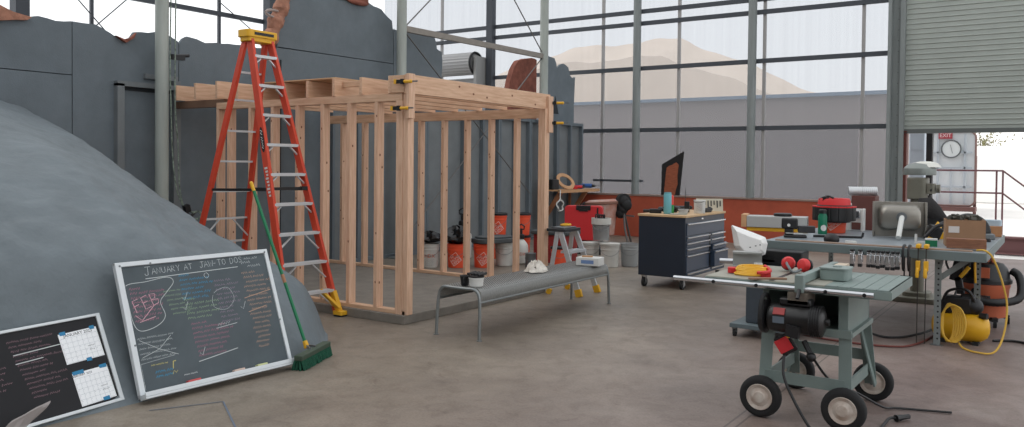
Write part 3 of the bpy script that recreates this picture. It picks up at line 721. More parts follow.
# ------------------------------------------------------------------ chalkboards and calendars
m_slate = mat('charcoal chalkboard', (82, 91, 96), .8, var=.12, vscale=3)
m_slate2 = mat('black chalkboard', (36, 36, 39), .85, var=.1, vscale=3)
m_frame = mat('silver board frame', (214, 219, 222), .4, .15)
chalk = {k: mat('chalk '+k, c, .95) for k, c in dict(white=(208, 214, 214), pink=(186, 116, 140), green=(150, 178, 142), blue=(84, 134, 170), orange=(196, 160, 136), mauve=(160, 140, 160), blush=(214, 170, 180), cyan=(60, 150, 190), yellow=(206, 196, 120)).items()}
GL = {'J': [[(.1, .25), (.25, 0), (.5, .1), (.6, 1)], [(.25, 1), (.9, 1)]], 'A': [[(0, 0), (.4, 1), (.75, 0)], [(.12, .38), (.65, .38)]], 'N': [[(0, 0), (.05, 1), (.6, 0), (.68, 1)]],
 'U': [[(0, 1), (.05, .15), (.35, 0), (.62, .2), (.65, 1)]], 'R': [[(0, 0), (.05, 1), (.5, .9), (.5, .6), (.08, .48), (.6, 0)]], 'Y': [[(0, 1), (.35, .5), (.65, 1)], [(.35, .5), (.3, 0)]],
 'T': [[(0, 1), (.7, 1)], [(.35, 1), (.33, 0)]], 'W': [[(0, 1), (.2, 0), (.45, .7), (.65, 0), (.85, 1)]], 'O': [[(.35, 1), (.05, .7), (.08, .2), (.35, 0), (.65, .25), (.62, .75), (.35, 1)]],
 'D': [[(0, 0), (.05, 1), (.5, .85), (.62, .4), (.4, .05), (0, 0)]], 'S': [[(.6, .85), (.3, 1), (.05, .75), (.5, .4), (.5, .1), (.2, 0), (0, .15)]], '-': [[(.1, .45), (.5, .48)]],
 'F': [[(.05, 0), (.08, 1), (.6, 1.02)], [(.08, .55), (.5, .57)]], 'E': [[(.6, 0), (.05, 0), (.08, 1), (.6, 1.02)], [(.08, .52), (.5, .54)]], 'B': [[(0, 0), (.05, 1), (.5, .85), (.4, .55), (.07, .5), (.6, .35), (.5, .05), (0, 0)]]}
def chalk_text(mb, txt, x, y, h, fn, w, tilt=0., gap=.95):
    c_, s_ = math.cos(tilt), math.sin(tilt); cx_ = 0
    for ch in txt:
        if ch == ' ': cx_ += h*.7; continue
        for st in GL[ch]:
            mb.stroke([(x+(cx_+a*h)*c_-b*h*s_, y+(cx_+a*h)*s_+b*h*c_) for a, b in st], w, fn)
        cx_ += h*gap
cb = thing('chalkboard', 'large grey chalkboard headed JANUARY, leaning on the grey mound in a silver frame', 'chalkboard', (-4.99, 3.05, .05))
BL, BRt, TLp = V(-5.005, 3.045, .035), V(-4.975, 4.27, .035), V(-5.325, 3.09, .885)
F = Frame(BL, BRt-BL, TLp-BL); W_, H_ = 1.245, .925
MB(cb).fbox(F, .02, W_-.02, .02, H_-.02, -.02, 0).build('writing_surface', m_slate, cb)
t_ = .032
MB(cb).fbox(F, 0, t_*1.25, 0, H_, -.025, .012).fbox(F, W_-t_, W_, 0, H_, -.025, .012).fbox(F, 0, W_, H_-t_, H_, -.025, .0125).fbox(F, 0, W_, 0, t_*.8, -.025, .0125).build('frame', m_frame, cb, bev=.003)
MB(cb).fbox(F, .0, W_, -.015, 0.02, 0, .075).fbox(F, .0, W_, .0, .03, .068, .078).build('chalk_tray', m_frame, cb, bev=.003)
mb = MB(cb)
for a, b in ((.03, .9), (W_-.03, .9), (.03, .35), (W_-.03, .35), (.25, .9)): mb.cyl(F(a, b, .012), F(a, b, .016), .007, n=8)
mb.build('screw', m_steel, cb)
P2 = lambda a, b: F(a, b, .0015)
def chalkpart(c, fn):
    mb = MB(cb); fn(mb); mb.build('chalk_writing', chalk[c], cb, smooth=0)
def wr(mb):
    for i, ch in enumerate(()): pass
    chalk_text(mb, 'J', .195, .815, .062, P2, .0032, .03); chalk_text(mb, 'ANUARY', .255, .822, .042, P2, .003, .03, .9); chalk_text(mb, 'AT', .505, .828, .04, P2, .003, .03)
    chalk_text(mb, 'JAW-TO DOS', .63, .83, .045, P2, .003, .03, .86)
    mb.stroke([(.2, .795), (.95, .808)], .005, P2)
    mb.stroke([(p.x, p.y) for p in spline([V(.05, .76, 0), V(.2, .775, 0), V(.36, .79, 0), V(.40, .75, 0), V(.33, .68, 0), V(.275, .62, 0), V(.29, .52, 0), V(.22, .46, 0), V(.1, .44, 0), V(.055, .5, 0), V(.045, .65, 0)], 8, True)], .0038, P2)
    for k, (x, L) in enumerate(((1.02, .12), (.99, .1), (1.04, .13))): mb.scribble(x, .865-.03*k, L, .022, P2, rng)
    mb.stroke([(.07, .26), (.2, .30), (.3, .38)], .0028, P2); mb.stroke([(.07, .38), (.2, .3), (.33, .24)], .0028, P2)
    for k in range(5): mb.scribble(.06, .39-.035*k, .26-.04*(k == 2), .016, P2, rng, .0016)
    mb.stroke([(.47, .16), (.6, .175), (.8, .2)], .005, P2)
    mb.stroke([(.66, .37), (.84, .385)], .004, P2); mb.scribble(.68, .395, .12, .025, P2, rng)
    mb.stroke([(.05, .05), (.05, .22), (.3, .24)], .002, P2); mb.scribble(.34, .09, .1, .012, P2, rng); mb.stroke([(p.x, p.y) for p in spline([V(.70, .63, 0), V(.82, .66, 0), V(.86, .57, 0), V(.78, .5, 0), V(.68, .53, 0)], 6, True)], .0022, P2)
    mb.stroke([(p.x, p.y) for p in spline([V(.67, .79, 0), V(.69, .77, 0), V(.67, .75, 0), V(.65, .77, 0)], 4, True)], .003, P2)
    for x, y in ((.44, .63), (.43, .56), (.90, .5), (.49, .22)): mb.stroke([(x, y), (x+.02, y-.02), (x+.05, y+.035)], .003, P2)
chalkpart('white', wr)
chalkpart('pink', lambda mb: [mb.scribble(.07, .735-.032*k, (.1, .26, .24, .2, .22, .2, .2, .17)[k], .02, P2, rng, .0022) for k in range(8)]+
          [mb.scribble(.47+.01*(k > 4), .43-.033*k, (.12, .3, .33, .31, .28, .24, .2, .22)[k], .02, P2, rng) for k in range(8)])
chalkpart('blush', lambda mb: [chalk_text(mb, 'FEB', .09, .565, .085, P2, .0052, .28, .8), mb.stroke([(.08, .55), (.12, .51), (.22, .6)], .005, P2), mb.stroke([(.1, .5), (.22, .525)], .0045, P2)])
chalkpart('orange', lambda mb: 
          [mb.scribble(.97+.012*(k % 3), .755-.036*k, (.12, .2, .22, .2, .21, .18, .22, .2, .14, .19, .2, .16, .18, .14, .13, .12, .1)[k], .02, P2, rng, .0026) for k in range(17)]+
          [mb.stroke([(.95, .56), (1.2, .60)], .005, P2), mb.stroke([(.96, .45), (1.13, .48)], .005, P2)])
chalkpart('green', lambda mb: [mb.scribble(.31+.008*k, .69-.033*k, (.13, .12, .14, .12, .16, .13)[k], .017, P2, rng) for k in range(6)]+
          [mb.scribble(.455, .61-.034*k, (.08, .27, .25, .27, .2)[k], .02, P2, rng, .0026) for k in range(5)])
chalkpart('cyan', lambda mb: [mb.scribble(.45, .79-.034*k, (.08, .24, .26, .2, .24, .2)[k], .02, P2, rng, .0026) for k in range(6)]+[mb.scribble(.14, .15, .13, .02, P2, rng, .003), mb.scribble(.14, .12, .12, .018, P2, rng, .003)])
chalkpart('mauve', lambda mb: [mb.scribble(.72, .72-.034*k, (.14, .2, .19, .2, .17, .19, .12, .13, .16, .15)[k], .02, P2, rng) for k in range(10)])
chalkpart('yellow', lambda mb: [mb.stroke([(.27, .15), (.28, .2), (.30, .2)], .006, P2), mb.scribble(.12, .2, .12, .012, P2, rng), mb.scribble(.26, .125, .04, .03, P2, rng)])
m_felt = {c: mat('eraser '+c, v, .9) for c, v in dict(red=(206, 92, 92), pale=(214, 190, 176), lime=(206, 210, 156)).items()}
for a, L, c, lab in ((.33, .1, 'red', 'red chalk eraser on the chalkboard tray'), (.70, .09, 'pale', 'pale pink chalk stick box on the chalkboard tray'), (.90, .09, 'lime', 'pale yellow green chalk stick box on the chalkboard tray')):
    c0 = F(a, .02, .02); r = loc(*c0)
    o = MB(r).fbox(F, a, a+L, .021, .045, .015, .05).build('chalk_eraser', m_felt[c], bev=.004); tag(o, lab, 'eraser', 'erasers on the chalk tray')

sb = thing('chalkboard', 'small black chalkboard with two paper calendars, leaning at the lower left corner', 'chalkboard', (-5.06, 2.5, .0))
BRp, TRp, BLp = V(-5.09, 2.985, .03), V(-5.345, 3.03, .575), V(-5.01, 2.07, .012)
H_ = (TRp-BRp).length; F = Frame(BRp, BRp-BLp, TRp-BRp); W_ = .93
MB(sb).fbox(F, -W_+.01, -.01, .01, H_-.01, -.015, 0).build('writing_surface', m_slate2, sb)
MB(sb).fbox(F, -W_, -W_+.02, 0, H_, -.02, .01).fbox(F, -.028, 0, 0, H_, -.02, .01).fbox(F, -W_, 0, H_-.018, H_, -.02, .0105).fbox(F, -W_, 0, 0, .02, -.02, .0105).build('frame', m_frame, sb, bev=.003)
mb = MB(sb); P3 = lambda a, b: F(a, b, .0012)
for k in range(13): mb.scribble(-.62+.006*k, .525-.030*k, (.28, .2, .24, .16, .3, .18, .2, .14, .28, .22, .24, .1, .16)[k], .016, P3, rng, .0018)
for k in range(8): mb.scribble(-.86+.01*k, .48-.033*k, (.14, .16, .12, .17, .15, .12, .16, .1)[k], .016, P3, rng, .0018)
mb.build('chalk_writing', mat('chalk dusty pink', (150, 118, 128), .95), sb, smooth=0)
mb = MB(sb).stroke([(-.60, .44), (-.28, .452)], .005, P3).stroke([(-.60, .385), (-.43, .392)], .005, P3); mb.build('chalk_writing', chalk['white'], sb, smooth=0)
m_paper = mat('calendar paper', (246, 248, 250), .8); m_ink = mat('calendar ink', (176, 182, 188), .8); m_tape = mat('blue tape', (46, 128, 172), .7)
def calendar(label, a0, a1, b0, b1, title, tilt, small, tapes):
    ca, cb_ = (a0+a1)/2, (b0+b1)/2; w2, h2 = (a1-a0)/2, (b1-b0)/2
    fn = lambda a, b, c: F(ca+a*math.cos(tilt)-b*math.sin(tilt), cb_+b*math.cos(tilt)+a*math.sin(tilt), c)
    r = thing('calendar', label, 'calendar', F(ca, b0, .003), group='paper calendars taped on the small chalkboard')
    MB(r).add([fn(a, b, .003) for a, b in ((-w2, -h2), (w2, -h2), (w2, h2), (-w2, h2))], [(0, 1, 2, 3)]).build('sheet', m_paper, r, smooth=0)
    mb = MB(r); p = lambda a, b: fn(a, b, .0038); top = h2*.66
    for k in range(6): mb.stroke([(-w2*.95, -h2*.95+(top+h2*.95)*k/5), (w2*.95, -h2*.95+(top+h2*.95)*k/5)], .0013, p)
    for k in range(8): mb.stroke([(-w2*.95+w2*1.9*k/7, -h2*.95), (-w2*.95+w2*1.9*k/7, top)], .0013, p)
    for i in range(7):
        for j in range(5): mb.text(str(1+i+7*j) if 1+i+7*j < 32 else '', .008, lambda a, b: p(-w2*.95+w2*1.9*(i+.2)/7+a, top-(top+h2*.95)*(j+.25)/5+b)) if 1+i+7*j < 32 else None
    mb.build('day_grid', m_ink, r, smooth=0)
    mb = MB(r); mb.text(title, .03 if not small else .02, lambda a, b: p((a if not small else a-w2*.5), h2*.82+b)); mb.scribble(w2*.3, -h2*.15, w2*.4, .01, p, rng, .0015); mb.scribble(w2*.35, -h2*.4, w2*.35, .01, p, rng, .0015)
    mb.build('title_lettering', mat('calendar title ink', (62, 66, 74), .8), r, smooth=0)
    for (a, b, l) in tapes:
        MB(r).add([fn(a-l/2, b-.011, .005), fn(a+l/2, b-.013, .005), fn(a+l/2, b+.012, .005), fn(a-l/2, b+.011, .005)], [(0, 1, 2, 3)]).build('tape', m_tape, r, smooth=0)
calendar('upper paper calendar, JANUARY, held with blue tape on the small chalkboard', -.305, -.045, .315, .515, 'JANUARY 2023', .03, False, ((-.1, .1, .04), (.1, .1, .034), (.02, -.1, .036)))
calendar('lower paper calendar, FEBRUARY, held with blue tape on the small chalkboard', -.285, -.045, .035, .25, 'FEBRUARY 2023', .03, True, ((-.08, .108, .075), (.09, .108, .05), (.05, -.1, .045)))
# crumpled clear plastic at the frame's bottom edge
r = thing('plastic_bag', 'crumpled clear plastic bag in front of the small chalkboard', 'plastic bag', (-4.93, 2.27, 0))
mb = MB(r); rg = []
for k in range(7):
    t = k/6; c = V(-4.90-.03*t, 2.14+.27*t, .02+.13*t); w2 = .13*(1-t*.72)*(1+.15*rng.uniform(-1, 1))
    rg.append([c+V(.03*math.cos(a*PI/6)*(1+.3*rng.uniform(-1, 1)), w2*math.sin(a*PI/6)*.6, w2*.9*math.sin(a*PI/6+.6)) for a in range(12)])
mb.rings(rg).build('film', mat('clear film', (196, 188, 186), .25, alpha=.55), r, smooth=25)

# ------------------------------------------------------------------ push broom
br = thing('push_broom', 'green push broom leaning on the mound beside the chalkboard', 'broom', (-4.97, 4.52, 0))
h0, h1 = V(-5.05, 4.50, .12), V(-5.64, 4.42, 1.42)
d = (h1-h0)
MB(br).cyl(h0+d*.03, h0+d*.38, .0135).cyl(h0+d*.43, h0+d*.95, .0135).build('handle', mat('green broom handle', (18, 118, 76), .4), br)
MB(br).cyl(h0+d*.38, h0+d*.43, .0142).build('bare_patch', mat('bare wood', (170, 120, 90), .7), br)
MB(br).cyl(h0+d*.95, h1, .015).sphere(h1, .0155).build('grip_tip', m_yellow, br)
MB(br).cyl(h0-d*.012, h0+d*.03, .024, .019).build('collar', m_yellow, br)
A, B = V(-4.85, 4.24, .085), V(-5.07, 4.74, .085)
F = Frame((A+B)/2, B-A, V(0, 0, 1)); Lh = (B-A).length/2
MB(br).fbox(F, -Lh, Lh, -.01, .03, -.035, .035).build('head_block', mat('head block', (62, 76, 62), .7), br, bev=.006)
MB(br).bar(F(-.05, .03, .0), h0, .012, .025).bar(F(.05, .03, 0), h0, .012, .025).build('brace', m_steel, br)
mb = MB(br)
for i in range(34):
    for j in range(4):
        a = -Lh+2*Lh*(i+.5)/34; c = -.028+.056*j/3
        mb.cyl(F(a, -.008, c), F(a+rng.uniform(-.012, .012), -.083, c*1.7+rng.uniform(-.008, .008)), .008, .011, n=5)
mb.build('bristles', mat('green bristles', (22, 78, 58), .9, var=.3, vscale=30), br)

# ------------------------------------------------------------------ perforated steel bench and what lies on it
m_bench = mat('perforated grey steel', (142, 142, 138), .42, .3, rgb2=(122, 123, 122), vscale=60)
be = thing('bench', 'long low grey perforated steel bench with bent pipe legs', 'bench', (-4.62, 7.18, 0))
x0, x1, y0, y1, zt = -4.85, -4.39, 5.94, 8.42, .465
mb = MB(be)
prof = [(x0-.01, zt-.12), (x0-.004, zt-.03), (x0+.03, zt-.002), (x0+.26, zt-.008), (x1-.03, zt-.002), (x1+.004, zt-.03), (x1+.01, zt-.12)]
po = prof+[(a+(.004 if a < -4.62 else -.004), b-.004) for a, b in reversed(prof)]
mb.prism(po, lambda a, b, t: V(a, t, b), y0+.02, y1-.02)
seat = mb.build('seat', m_bench, be, smooth=60)
m_hole = mat('perforation', (86, 86, 85), .9)
mb = MB(be)
for i in range(15):
    for j in range(74):
        x = x0+.04+i*.0315; y = y0+.06+j*.0322
        mb.cbox((x, y, zt-.0015), (.006, .006, .0034))
mb.build('perforation', m_hole, seat, smooth=0)
m_pipe = mat('grey pipe', (138, 142, 142), .35, .6)
for y in (y0, y1):
    s_ = -1 if y == y0 else 1
    MB(be).tube(spline([(x0-.02, y+s_*.02, .0), (x0-.015, y+s_*.008, .25), (x0+.0, y, zt-.07), (x0+.05, y, zt-.012), (x0+.15, y, zt-.01), (x1-.15, y, zt-.01), (x1-.05, y, zt-.012), (x1, y, zt-.07), (x1+.015, y+s_*.008, .25), (x1+.02, y+s_*.02, .0)], 5), .0155, n=10).build('leg_frame', m_pipe, be, smooth=60)
    for x in (x0-.02, x1+.02): MB(be).cyl((x, y+s_*.02, 0), (x, y+s_*.02, .008), .026, n=10).build('foot', m_pipe, be)
for x in (x0-.008, x1+.008): MB(be).cyl((x, y0, zt-.125), (x, y1, zt-.125), .011, n=8).build('side_rail', m_pipe, be)

tx, ty = -4.50, 6.045
t = thing('paint_tub', 'small white tub with a black lid and tools on it, on the near bench end', 'tub', (tx, ty, zt))
MB(t).lathe([(.05, 0), (.062, .012), (.066, .055), (.068, .08), (.073, .08), (.073, .09)], (tx, ty, zt), 20).build('tub', m_white, t)
mb = MB(t).lathe([(.073, .09), (.075, .105), (.055, .11), (.0, .11)], (tx, ty, zt), 20)
for i in range(4): mb.cyl((tx-.07+.04*i, ty-.04, zt+.118), (tx-.05+.04*i, ty+.06, zt+.128), .012, n=6)
mb.build('black_lid', m_black, t)
tx, ty = -4.645, 6.06
t = thing('coffee_cup', 'small black cup beside the white tub on the near bench end', 'cup', (tx, ty, zt))
MB(t).lathe([(.034, 0), (.046, .075), (.05, .09), (.046, .095), (.03, .095), (.03, .02)], (tx, ty, zt), 16).build('body', m_black, t)
MB(t).tube(spline([(tx+.02, ty-.04, zt+.08), (tx+.03, ty-.06, zt+.06), (tx+.02, ty-.04, zt+.03)]), .006, n=6).build('handle', m_black, t)
# white rag heap
mb = MB(loc(-4.5, 7.35, zt))
rgs = []
for i in range(9):
    a = i/8
    rgs.append([V(-4.66, 7.32, zt+.002)+V(.115*(1-a*.8)*math.cos(k*PI/10)*(1+.22*math.sin(3*k+i)), .135*(1-a*.85)*math.sin(k*PI/10)*(1+.22*math.cos(2*k+i)), math.sin(a*PI/2)*.095*(1+.3*math.sin(k*1.9+i))) for k in range(20)])
mb.rings(rgs); o = mb.build('rag', mat('white rag', (216, 210, 200), .9, var=.12, vscale=20, bump=.4, bscale=60), smooth=60); tag(o, 'crumpled white rag in the middle of the steel bench', 'rag')
t = thing('carton', 'flat white carton with a blue label on the far bench end', 'box', (-4.55, 8.12, zt))
MB(t).cbox((-4.47, 8.16, zt+.047), (.27, .19, .09), (0, 0, 8)).build('box', m_white, t, bev=.004)
MB(t).cbox((-4.455, 8.066, zt+.045), (.15, .004, .04), (0, 0, 8)).build('blue_label', mat('label blue', (108, 134, 176), .6), t)
MB(t).cbox((-4.50, 8.15, zt+.099), (.12, .08, .012), (0, 0, 25)).build('kraft_flap', mat('kraft', (176, 136, 96), .8), t)

# small aluminium step stool straddling behind the bench
t = thing('step_stool', 'small folding aluminium step stool with yellow feet behind the bench', 'step stool', (-4.94, 8.85, 0))
top = V(-5.0, 8.85, .80)
for sy in (-1, 1):
    y = 8.85+sy*.23
    MB(t).bar((-5.14, 8.80+sy*.18, .78), (-4.87, y, .02), .025, .065, (1, 0, 0)).build('rail', m_alu, t)
    MB(t).bar((-5.18, 8.80+sy*.18, .78), (-5.32, y, .02), .025, .05, (1, 0, 0)).build('rear_rail', m_alu, t)
    MB(t).bar((-4.89, y-.004*sy, .09), (-4.86, y+.005*sy, .0), .04, .085, (1, 0, 0)).build('foot', m_yellow, t, bev=.004)
    MB(t).bar((-5.28, y, .07), (-5.31, y, .0), .035, .06, (1, 0, 0)).build('foot', m_yellow, t, bev=.004)
for z in (.27, .53): 
    x = -5.14+.27*(.78-z)/.76; MB(t).box(x-.09, x+.05, 8.63, 9.03, z-.015, z+.015).build('step', m_alu, t)
MB(t).rbox((-5.2, 8.80, .795), (.28, .40, .035), .03).build('top_step', mat('dark tool tray', (44, 44, 46), .6), t, bev=.004)
MB(t).rbox((-5.2, 8.80, .822), (.2, .3, .012), .02).build('tray_insert', m_steel, t)
o = MB(loc(-5.02, 8.95, .83)).tube(spline([(-5.3, 8.9, .84), (-5.2, 8.82, .845), (-5.16, 8.9, .85), (-5.26, 8.95, .85)], 6, True), .012, n=6, closed=True).build('tool_loop', m_yellow); tag(o, 'yellow tool loop on the top of the step stool', 'tool')

# ------------------------------------------------------------------ buckets and materials behind the shed
def wrap(c, r, z, az):
    """lettering mapped on a cylinder"""
    return lambda a, b: V(c[0]+(r+.0022)*math.cos(az+a/r), c[1]+(r+.0022)*math.sin(az+a/r), c[2]+z+b)
def bucket(label, c, m, lidm=None, logo=None, s=1., group='buckets behind the shed', name='bucket', handle=True, az=None):
    t = thing(name, label, 'bucket', c, group=group)
    cx_, cy_, cz = c
    if az is None: az = math.atan2(-cy_, -cx_)
    h = .365*s
    MB(t).lathe([(.124*s, 0), (.130*s, .006), (.143*s, h*.72), (.150*s, h*.74), (.150*s, h*.765), (.145*s, h*.775), (.147*s, h*.86), (.153*s, h*.875), (.153*s, h*.895), (.148*s, h*.905), (.150*s, h-.012), (.156*s, h-.01), (.156*s, h), (.146*s, h), (.120*s, .02), (0, .02)], c, 26).build('body', m, t)
    if handle: MB(t).tube([(cx_+.155*s*math.cos(a), cy_+.155*s*math.sin(a), cz+h*.86-.13*s*math.sin((a-az+PI/2))) for a in [az-PI/2+PI*k/14 for k in range(15)]], .003, n=5).build('wire_handle', m_steel, t)
    if lidm: MB(t).lathe([(.158*s, h-.02), (.163*s, h-.018), (.164*s, h+.012), (.15*s, h+.016), (.15*s, h+.008), (0, h+.008)], c, 26).build('lid', lidm, t)
    if logo == 'square':
        fn = wrap(c, .141*s, h*.38, az-.0)
        mb = MB(t); q = .075*s; th = R(38)
        rt_ = lambda a, b: fn(a*math.cos(th)-b*math.sin(th), b*math.cos(th)+a*math.sin(th))
        for k, (s1, sz) in enumerate((('THE', .04), ('HOME', .056), ('DEPOT', .056))): mb.text(s1, sz*s, lambda a, b: rt_(a-.02*(k == 0), b+.046-.046*k), sx=.9)
        for a, b in (((-q, -q), (q, -q)), ((q, -q), (q, q)), ((q, q), (-q, q)), ((-q, q), (-q, -q))):
            mb.stroke([(a[0]+(b[0]-a[0])*i/6, a[1]+(b[1]-a[1])*i/6) for i in range(7)], .006, rt_)
        mb.build('printed_lettering', mat('print white', (230, 214, 206), .6), t, smooth=0, fixn=False)
    elif logo:
        fn = wrap(c, .143*s, h*.5, az)
        mb = MB(t).text(logo, .075*s, fn); mb.build('printed_lettering', mat('print orange', (206, 104, 70), .6), t, smooth=0, fixn=False)
        mb = MB(t)
        for k in range(5): mb.scribble(-.07, -.06-.02*k, .14, .01, fn, rng, .002)
        mb.build('printed_notes', mat('print grey', (140, 140, 140), .6), t, smooth=0, fixn=False)
    return t
m_bwhite = mat('bucket white', (200, 198, 192), .5, var=.06, vscale=10); m_lidgrey = mat('grey lid', (70, 74, 76), .6); m_bag = mat('black bin bag', (18, 18, 20), .25)
bucket('white bucket under a black bin bag, leftmost behind the shed studs', (-8.14, 9.72, 0), m_bwhite, None, 'HDX')
bucket('orange bucket heaped with black plastic, between two shed studs', (-7.80, 9.96, 0), m_orange, None, 'square', az=-1.1)
bucket('orange bucket with wide grey lid and printed square, right of the black plastic', (-7.50, 10.24, 0), m_orange, None, 'square')
bucket('white bucket with printed notes under the grey lid, behind a shed stud', (-7.36, 10.62, 0), m_bwhite, None, None)
def bag(label, c, sx_, sy_, sz_):
    mb = MB(loc(*c)); rgs = []
    for i in range(9):
        a = i/8*PI
        rgs.append([V(c[0]+sx_*math.sin(a+.05)*math.cos(k*PI/9)*(1+.18*math.sin(2.3*k+i*1.7)), c[1]+sy_*math.sin(a+.05)*math.sin(k*PI/9)*(1+.18*math.sin(1.7*k+i)), c[2]+sz_*(.5-.5*math.cos(a))*(1+.2*math.sin(k*1.3+i))) for k in range(18)])
    mb.rings(rgs); o = mb.build('bin_bag', m_bag, smooth=30); tag(o, label, 'bin bag', 'black bin bags on the buckets')
bag('black bin bag slumped on the leftmost white bucket', (-8.14, 9.72, .375), .18, .17, .16)
bag('black bin bag bulging from the orange bucket behind the shed studs', (-7.80, 9.96, .36), .22, .19, .25)
o = MB(loc(-7.42, 10.42, .37)).rbox((-7.43, 10.43, .41), (.44, .72, .07), .16, (0, 0, -18)).rbox((-7.43, 10.43, .46), (.36, .62, .03), .14, (0, 0, -18)).build('grey_tray', m_lidgrey, bev=.012); tag(o, 'wide dark grey plastic tray across an orange and a white bucket', 'tray')
def sprayer(label, c, s):
    t = thing('pump_sprayer', label, 'sprayer', c, group='pump sprayers behind the shed')
    MB(t).lathe([(.06*s, 0), (.1*s, .02), (.105*s, .2*s), (.1*s, .27*s), (.06*s, .33*s), (.035*s, .35*s), (.035*s, .38*s)], c, 20).build('tank', mat('sprayer white', (206, 206, 200), .5), t)
    MB(t).lathe([(.045*s, .36*s), (.05*s, .38*s), (.045*s, .42*s), (.02*s, .43*s), (.018*s, .5*s)], c, 14).tube([(c[0]-.045*s, c[1], c[2]+.5*s), (c[0]-.05*s, c[1], c[2]+.54*s), (c[0], c[1], c[2]+.57*s), (c[0]+.05*s, c[1], c[2]+.54*s), (c[0]+.045*s, c[1], c[2]+.5*s), (c[0]-.045*s, c[1], c[2]+.5*s)], .012, n=6).build('pump_handle', m_black, t)
    az = math.atan2(-c[1], -c[0]); fn = wrap(c, .106*s, .15*s, az)
    MB(t).text('HDX', .06*s, fn).build('printed_lettering', mat('print orange', (206, 104, 70), .6), t, smooth=0, fixn=False)
sprayer('white pump sprayer behind the black bin bag', (-8.45, 10.95, 0), 1.5)
sprayer('white pump sprayer standing right of the stud, by the stacked orange buckets', (-7.26, 10.95, 0), 1.12)
bucket('lower orange bucket of the stack behind the right shed stud', (-8.0, 11.35, 0), m_orange, m_black, None)
bucket('upper orange bucket with black lid and printed square, stacked behind a stud', (-8.0, 11.35, .39), m_orange, m_black, 'square', az=-1.0)
bucket('orange bucket with black lid stacked on another, half behind the corner post', (-7.78, 11.75, .385), m_orange, m_black, None)
bucket('orange bucket under the black lidded bucket near the corner post', (-7.78, 11.75, 0), m_orange, m_black, None, handle=False)
t = thing('storage_bin', 'dark grey lidded bin with red body beside the corner post', 'storage bin', (-6.95, 11.55, 0))
MB(t).rbox((-6.98, 11.55, .23), (.62, .46, .46), .06).build('body', mat('bin red', (150, 40, 38), .5), t, bev=.01)
MB(t).rbox((-6.98, 11.55, .49), (.7, .54, .06), .07).build('lid', m_lidgrey, t, bev=.01)
t = thing('paint_can', 'silver paint can on the floor left of the corner post', 'paint can', (-6.93, 10.72, 0))
MB(t).lathe([(.082, 0), (.086, .006), (.083, .012), (.083, .2), (.087, .206), (.087, .216), (.075, .218), (.07, .208), (0, .208)], (-6.93, 10.72, 0), 22).build('can', m_steel, t)
MB(t).tube([(-6.93+.088*math.cos(R(200)+PI*k/10), 10.72+.088*math.sin(R(200)+PI*k/10), .15-.05*math.sin(PI*k/10)) for k in range(11)], .0025, n=5).build('wire_handle', m_steel, t)
bucket('orange bucket on the floor right of the corner post', (-6.55, 10.95, 0), m_orange, m_black, None, .85)
bucket('low white bucket right of the orange bucket, behind the step stool', (-6.35, 11.6, 0), m_bwhite, m_bwhite, None, .95)
bucket('white bucket on the floor between the step stool and the clear bucket', (-5.95, 11.5, 0), m_bwhite, m_bwhite, None)
m_clear = mat('clear grey plastic', (170, 172, 172), .3, alpha=.7)
bucket('translucent grey bucket beside the cement mixer', (-5.74, 11.78, 0), m_clear, None, 'x' if False else None)
t = bucket('white topped bucket stuffed with black tools, standing on the white buckets', (-6.16, 11.6, .385), mat('thin clear plastic', (190, 190, 188), .3, alpha=.3), None, None)
c = (-6.16, 11.6, .385)
MB(t).lathe([(.153, .27), (.158, .275), (.158, .372), (.148, .372), (.148, .27)], c, 24).build('white_band', m_bwhite, t)
MB(t).lathe([(.12, .03), (.138, .25), (.0, .26)], c, 20).build('dark_contents', mat('dark clutter', (48, 44, 44), .8, var=.6, vscale=30), t)
mb = MB(t)
for k in range(5): mb.tube(spline([(c[0]-.07+.03*k, c[1]-.05, c[2]+.3), (c[0]-.08+.035*k, c[1]-.04, c[2]+.42), (c[0]-.05+.03*k, c[1]-.02, c[2]+.40), (c[0]-.03+.02*k, c[1]-.03, c[2]+.3)]), .011, n=6)
mb.build('black_tools', m_black, t)
t = thing('tool_case', 'red plastic tool case standing upright behind the buckets', 'tool case', (-7.2, 12.9, 0))
F = Frame((-7.2, 12.9, 0), (.93, .36, 0), (0, 0, 1))
MB(t).fbox(F, -.34, .34, .0, .25, -.08, .08).build('stand_box', mat('dark crate', (50, 48, 48), .8), t)
MB(t).prism([(a, b+.56) for a, b in rr(.68, .62, .06)], lambda a, b, c_: F(a, b, c_), -.10, .10).build('shell', mat('case red', (200, 44, 48), .5), t, bev=.01)
MB(t).fbox(F, -.13, .13, .79, .875, .06, .115).fbox(F, .24, .27, .27, .84, .1, .108).build('handle', m_black, t, bev=.008)
MB(t).fbox(F, -.08, .08, .77, .81, .115, .12).build('latch', m_black, t)
# cement mixer
t = thing('cement_mixer', 'dusty cement mixer with pale orange drum and black gear wheel by the red wall', 'cement mixer', (-7.75, 15.0, 0))
c = V(-7.80, 14.85, .0)
m_drum = mat('cement caked drum', (190, 172, 164), .8, rgb2=(176, 106, 84), vscale=4)
MB(t).lathe([(.14, .16), (.2, .18), (.25, .5), (.34, .8), (.35, .86), (.28, .90), (.26, .9)], c, 26, Matrix.Rotation(R(-4), 3, 'Y')).build('drum', m_drum, t)
mb = MB(t).lathe([(.35, .8), (.37, .81), (.37, .85), (.35, .86)], c, 30, Matrix.Rotation(R(-4), 3, 'Y')); mb.build('gear_ring', mat('rusty ring', (130, 92, 78), .8), t)
mb = MB(t)
for p in ((.15, .75), (.18, .62), (.22, .7), (.3, .78), (.24, .85)): mb.sphere((c.x+p[0]+.12, c.y+.1, p[1]+.02), .12, n=10, m=7)
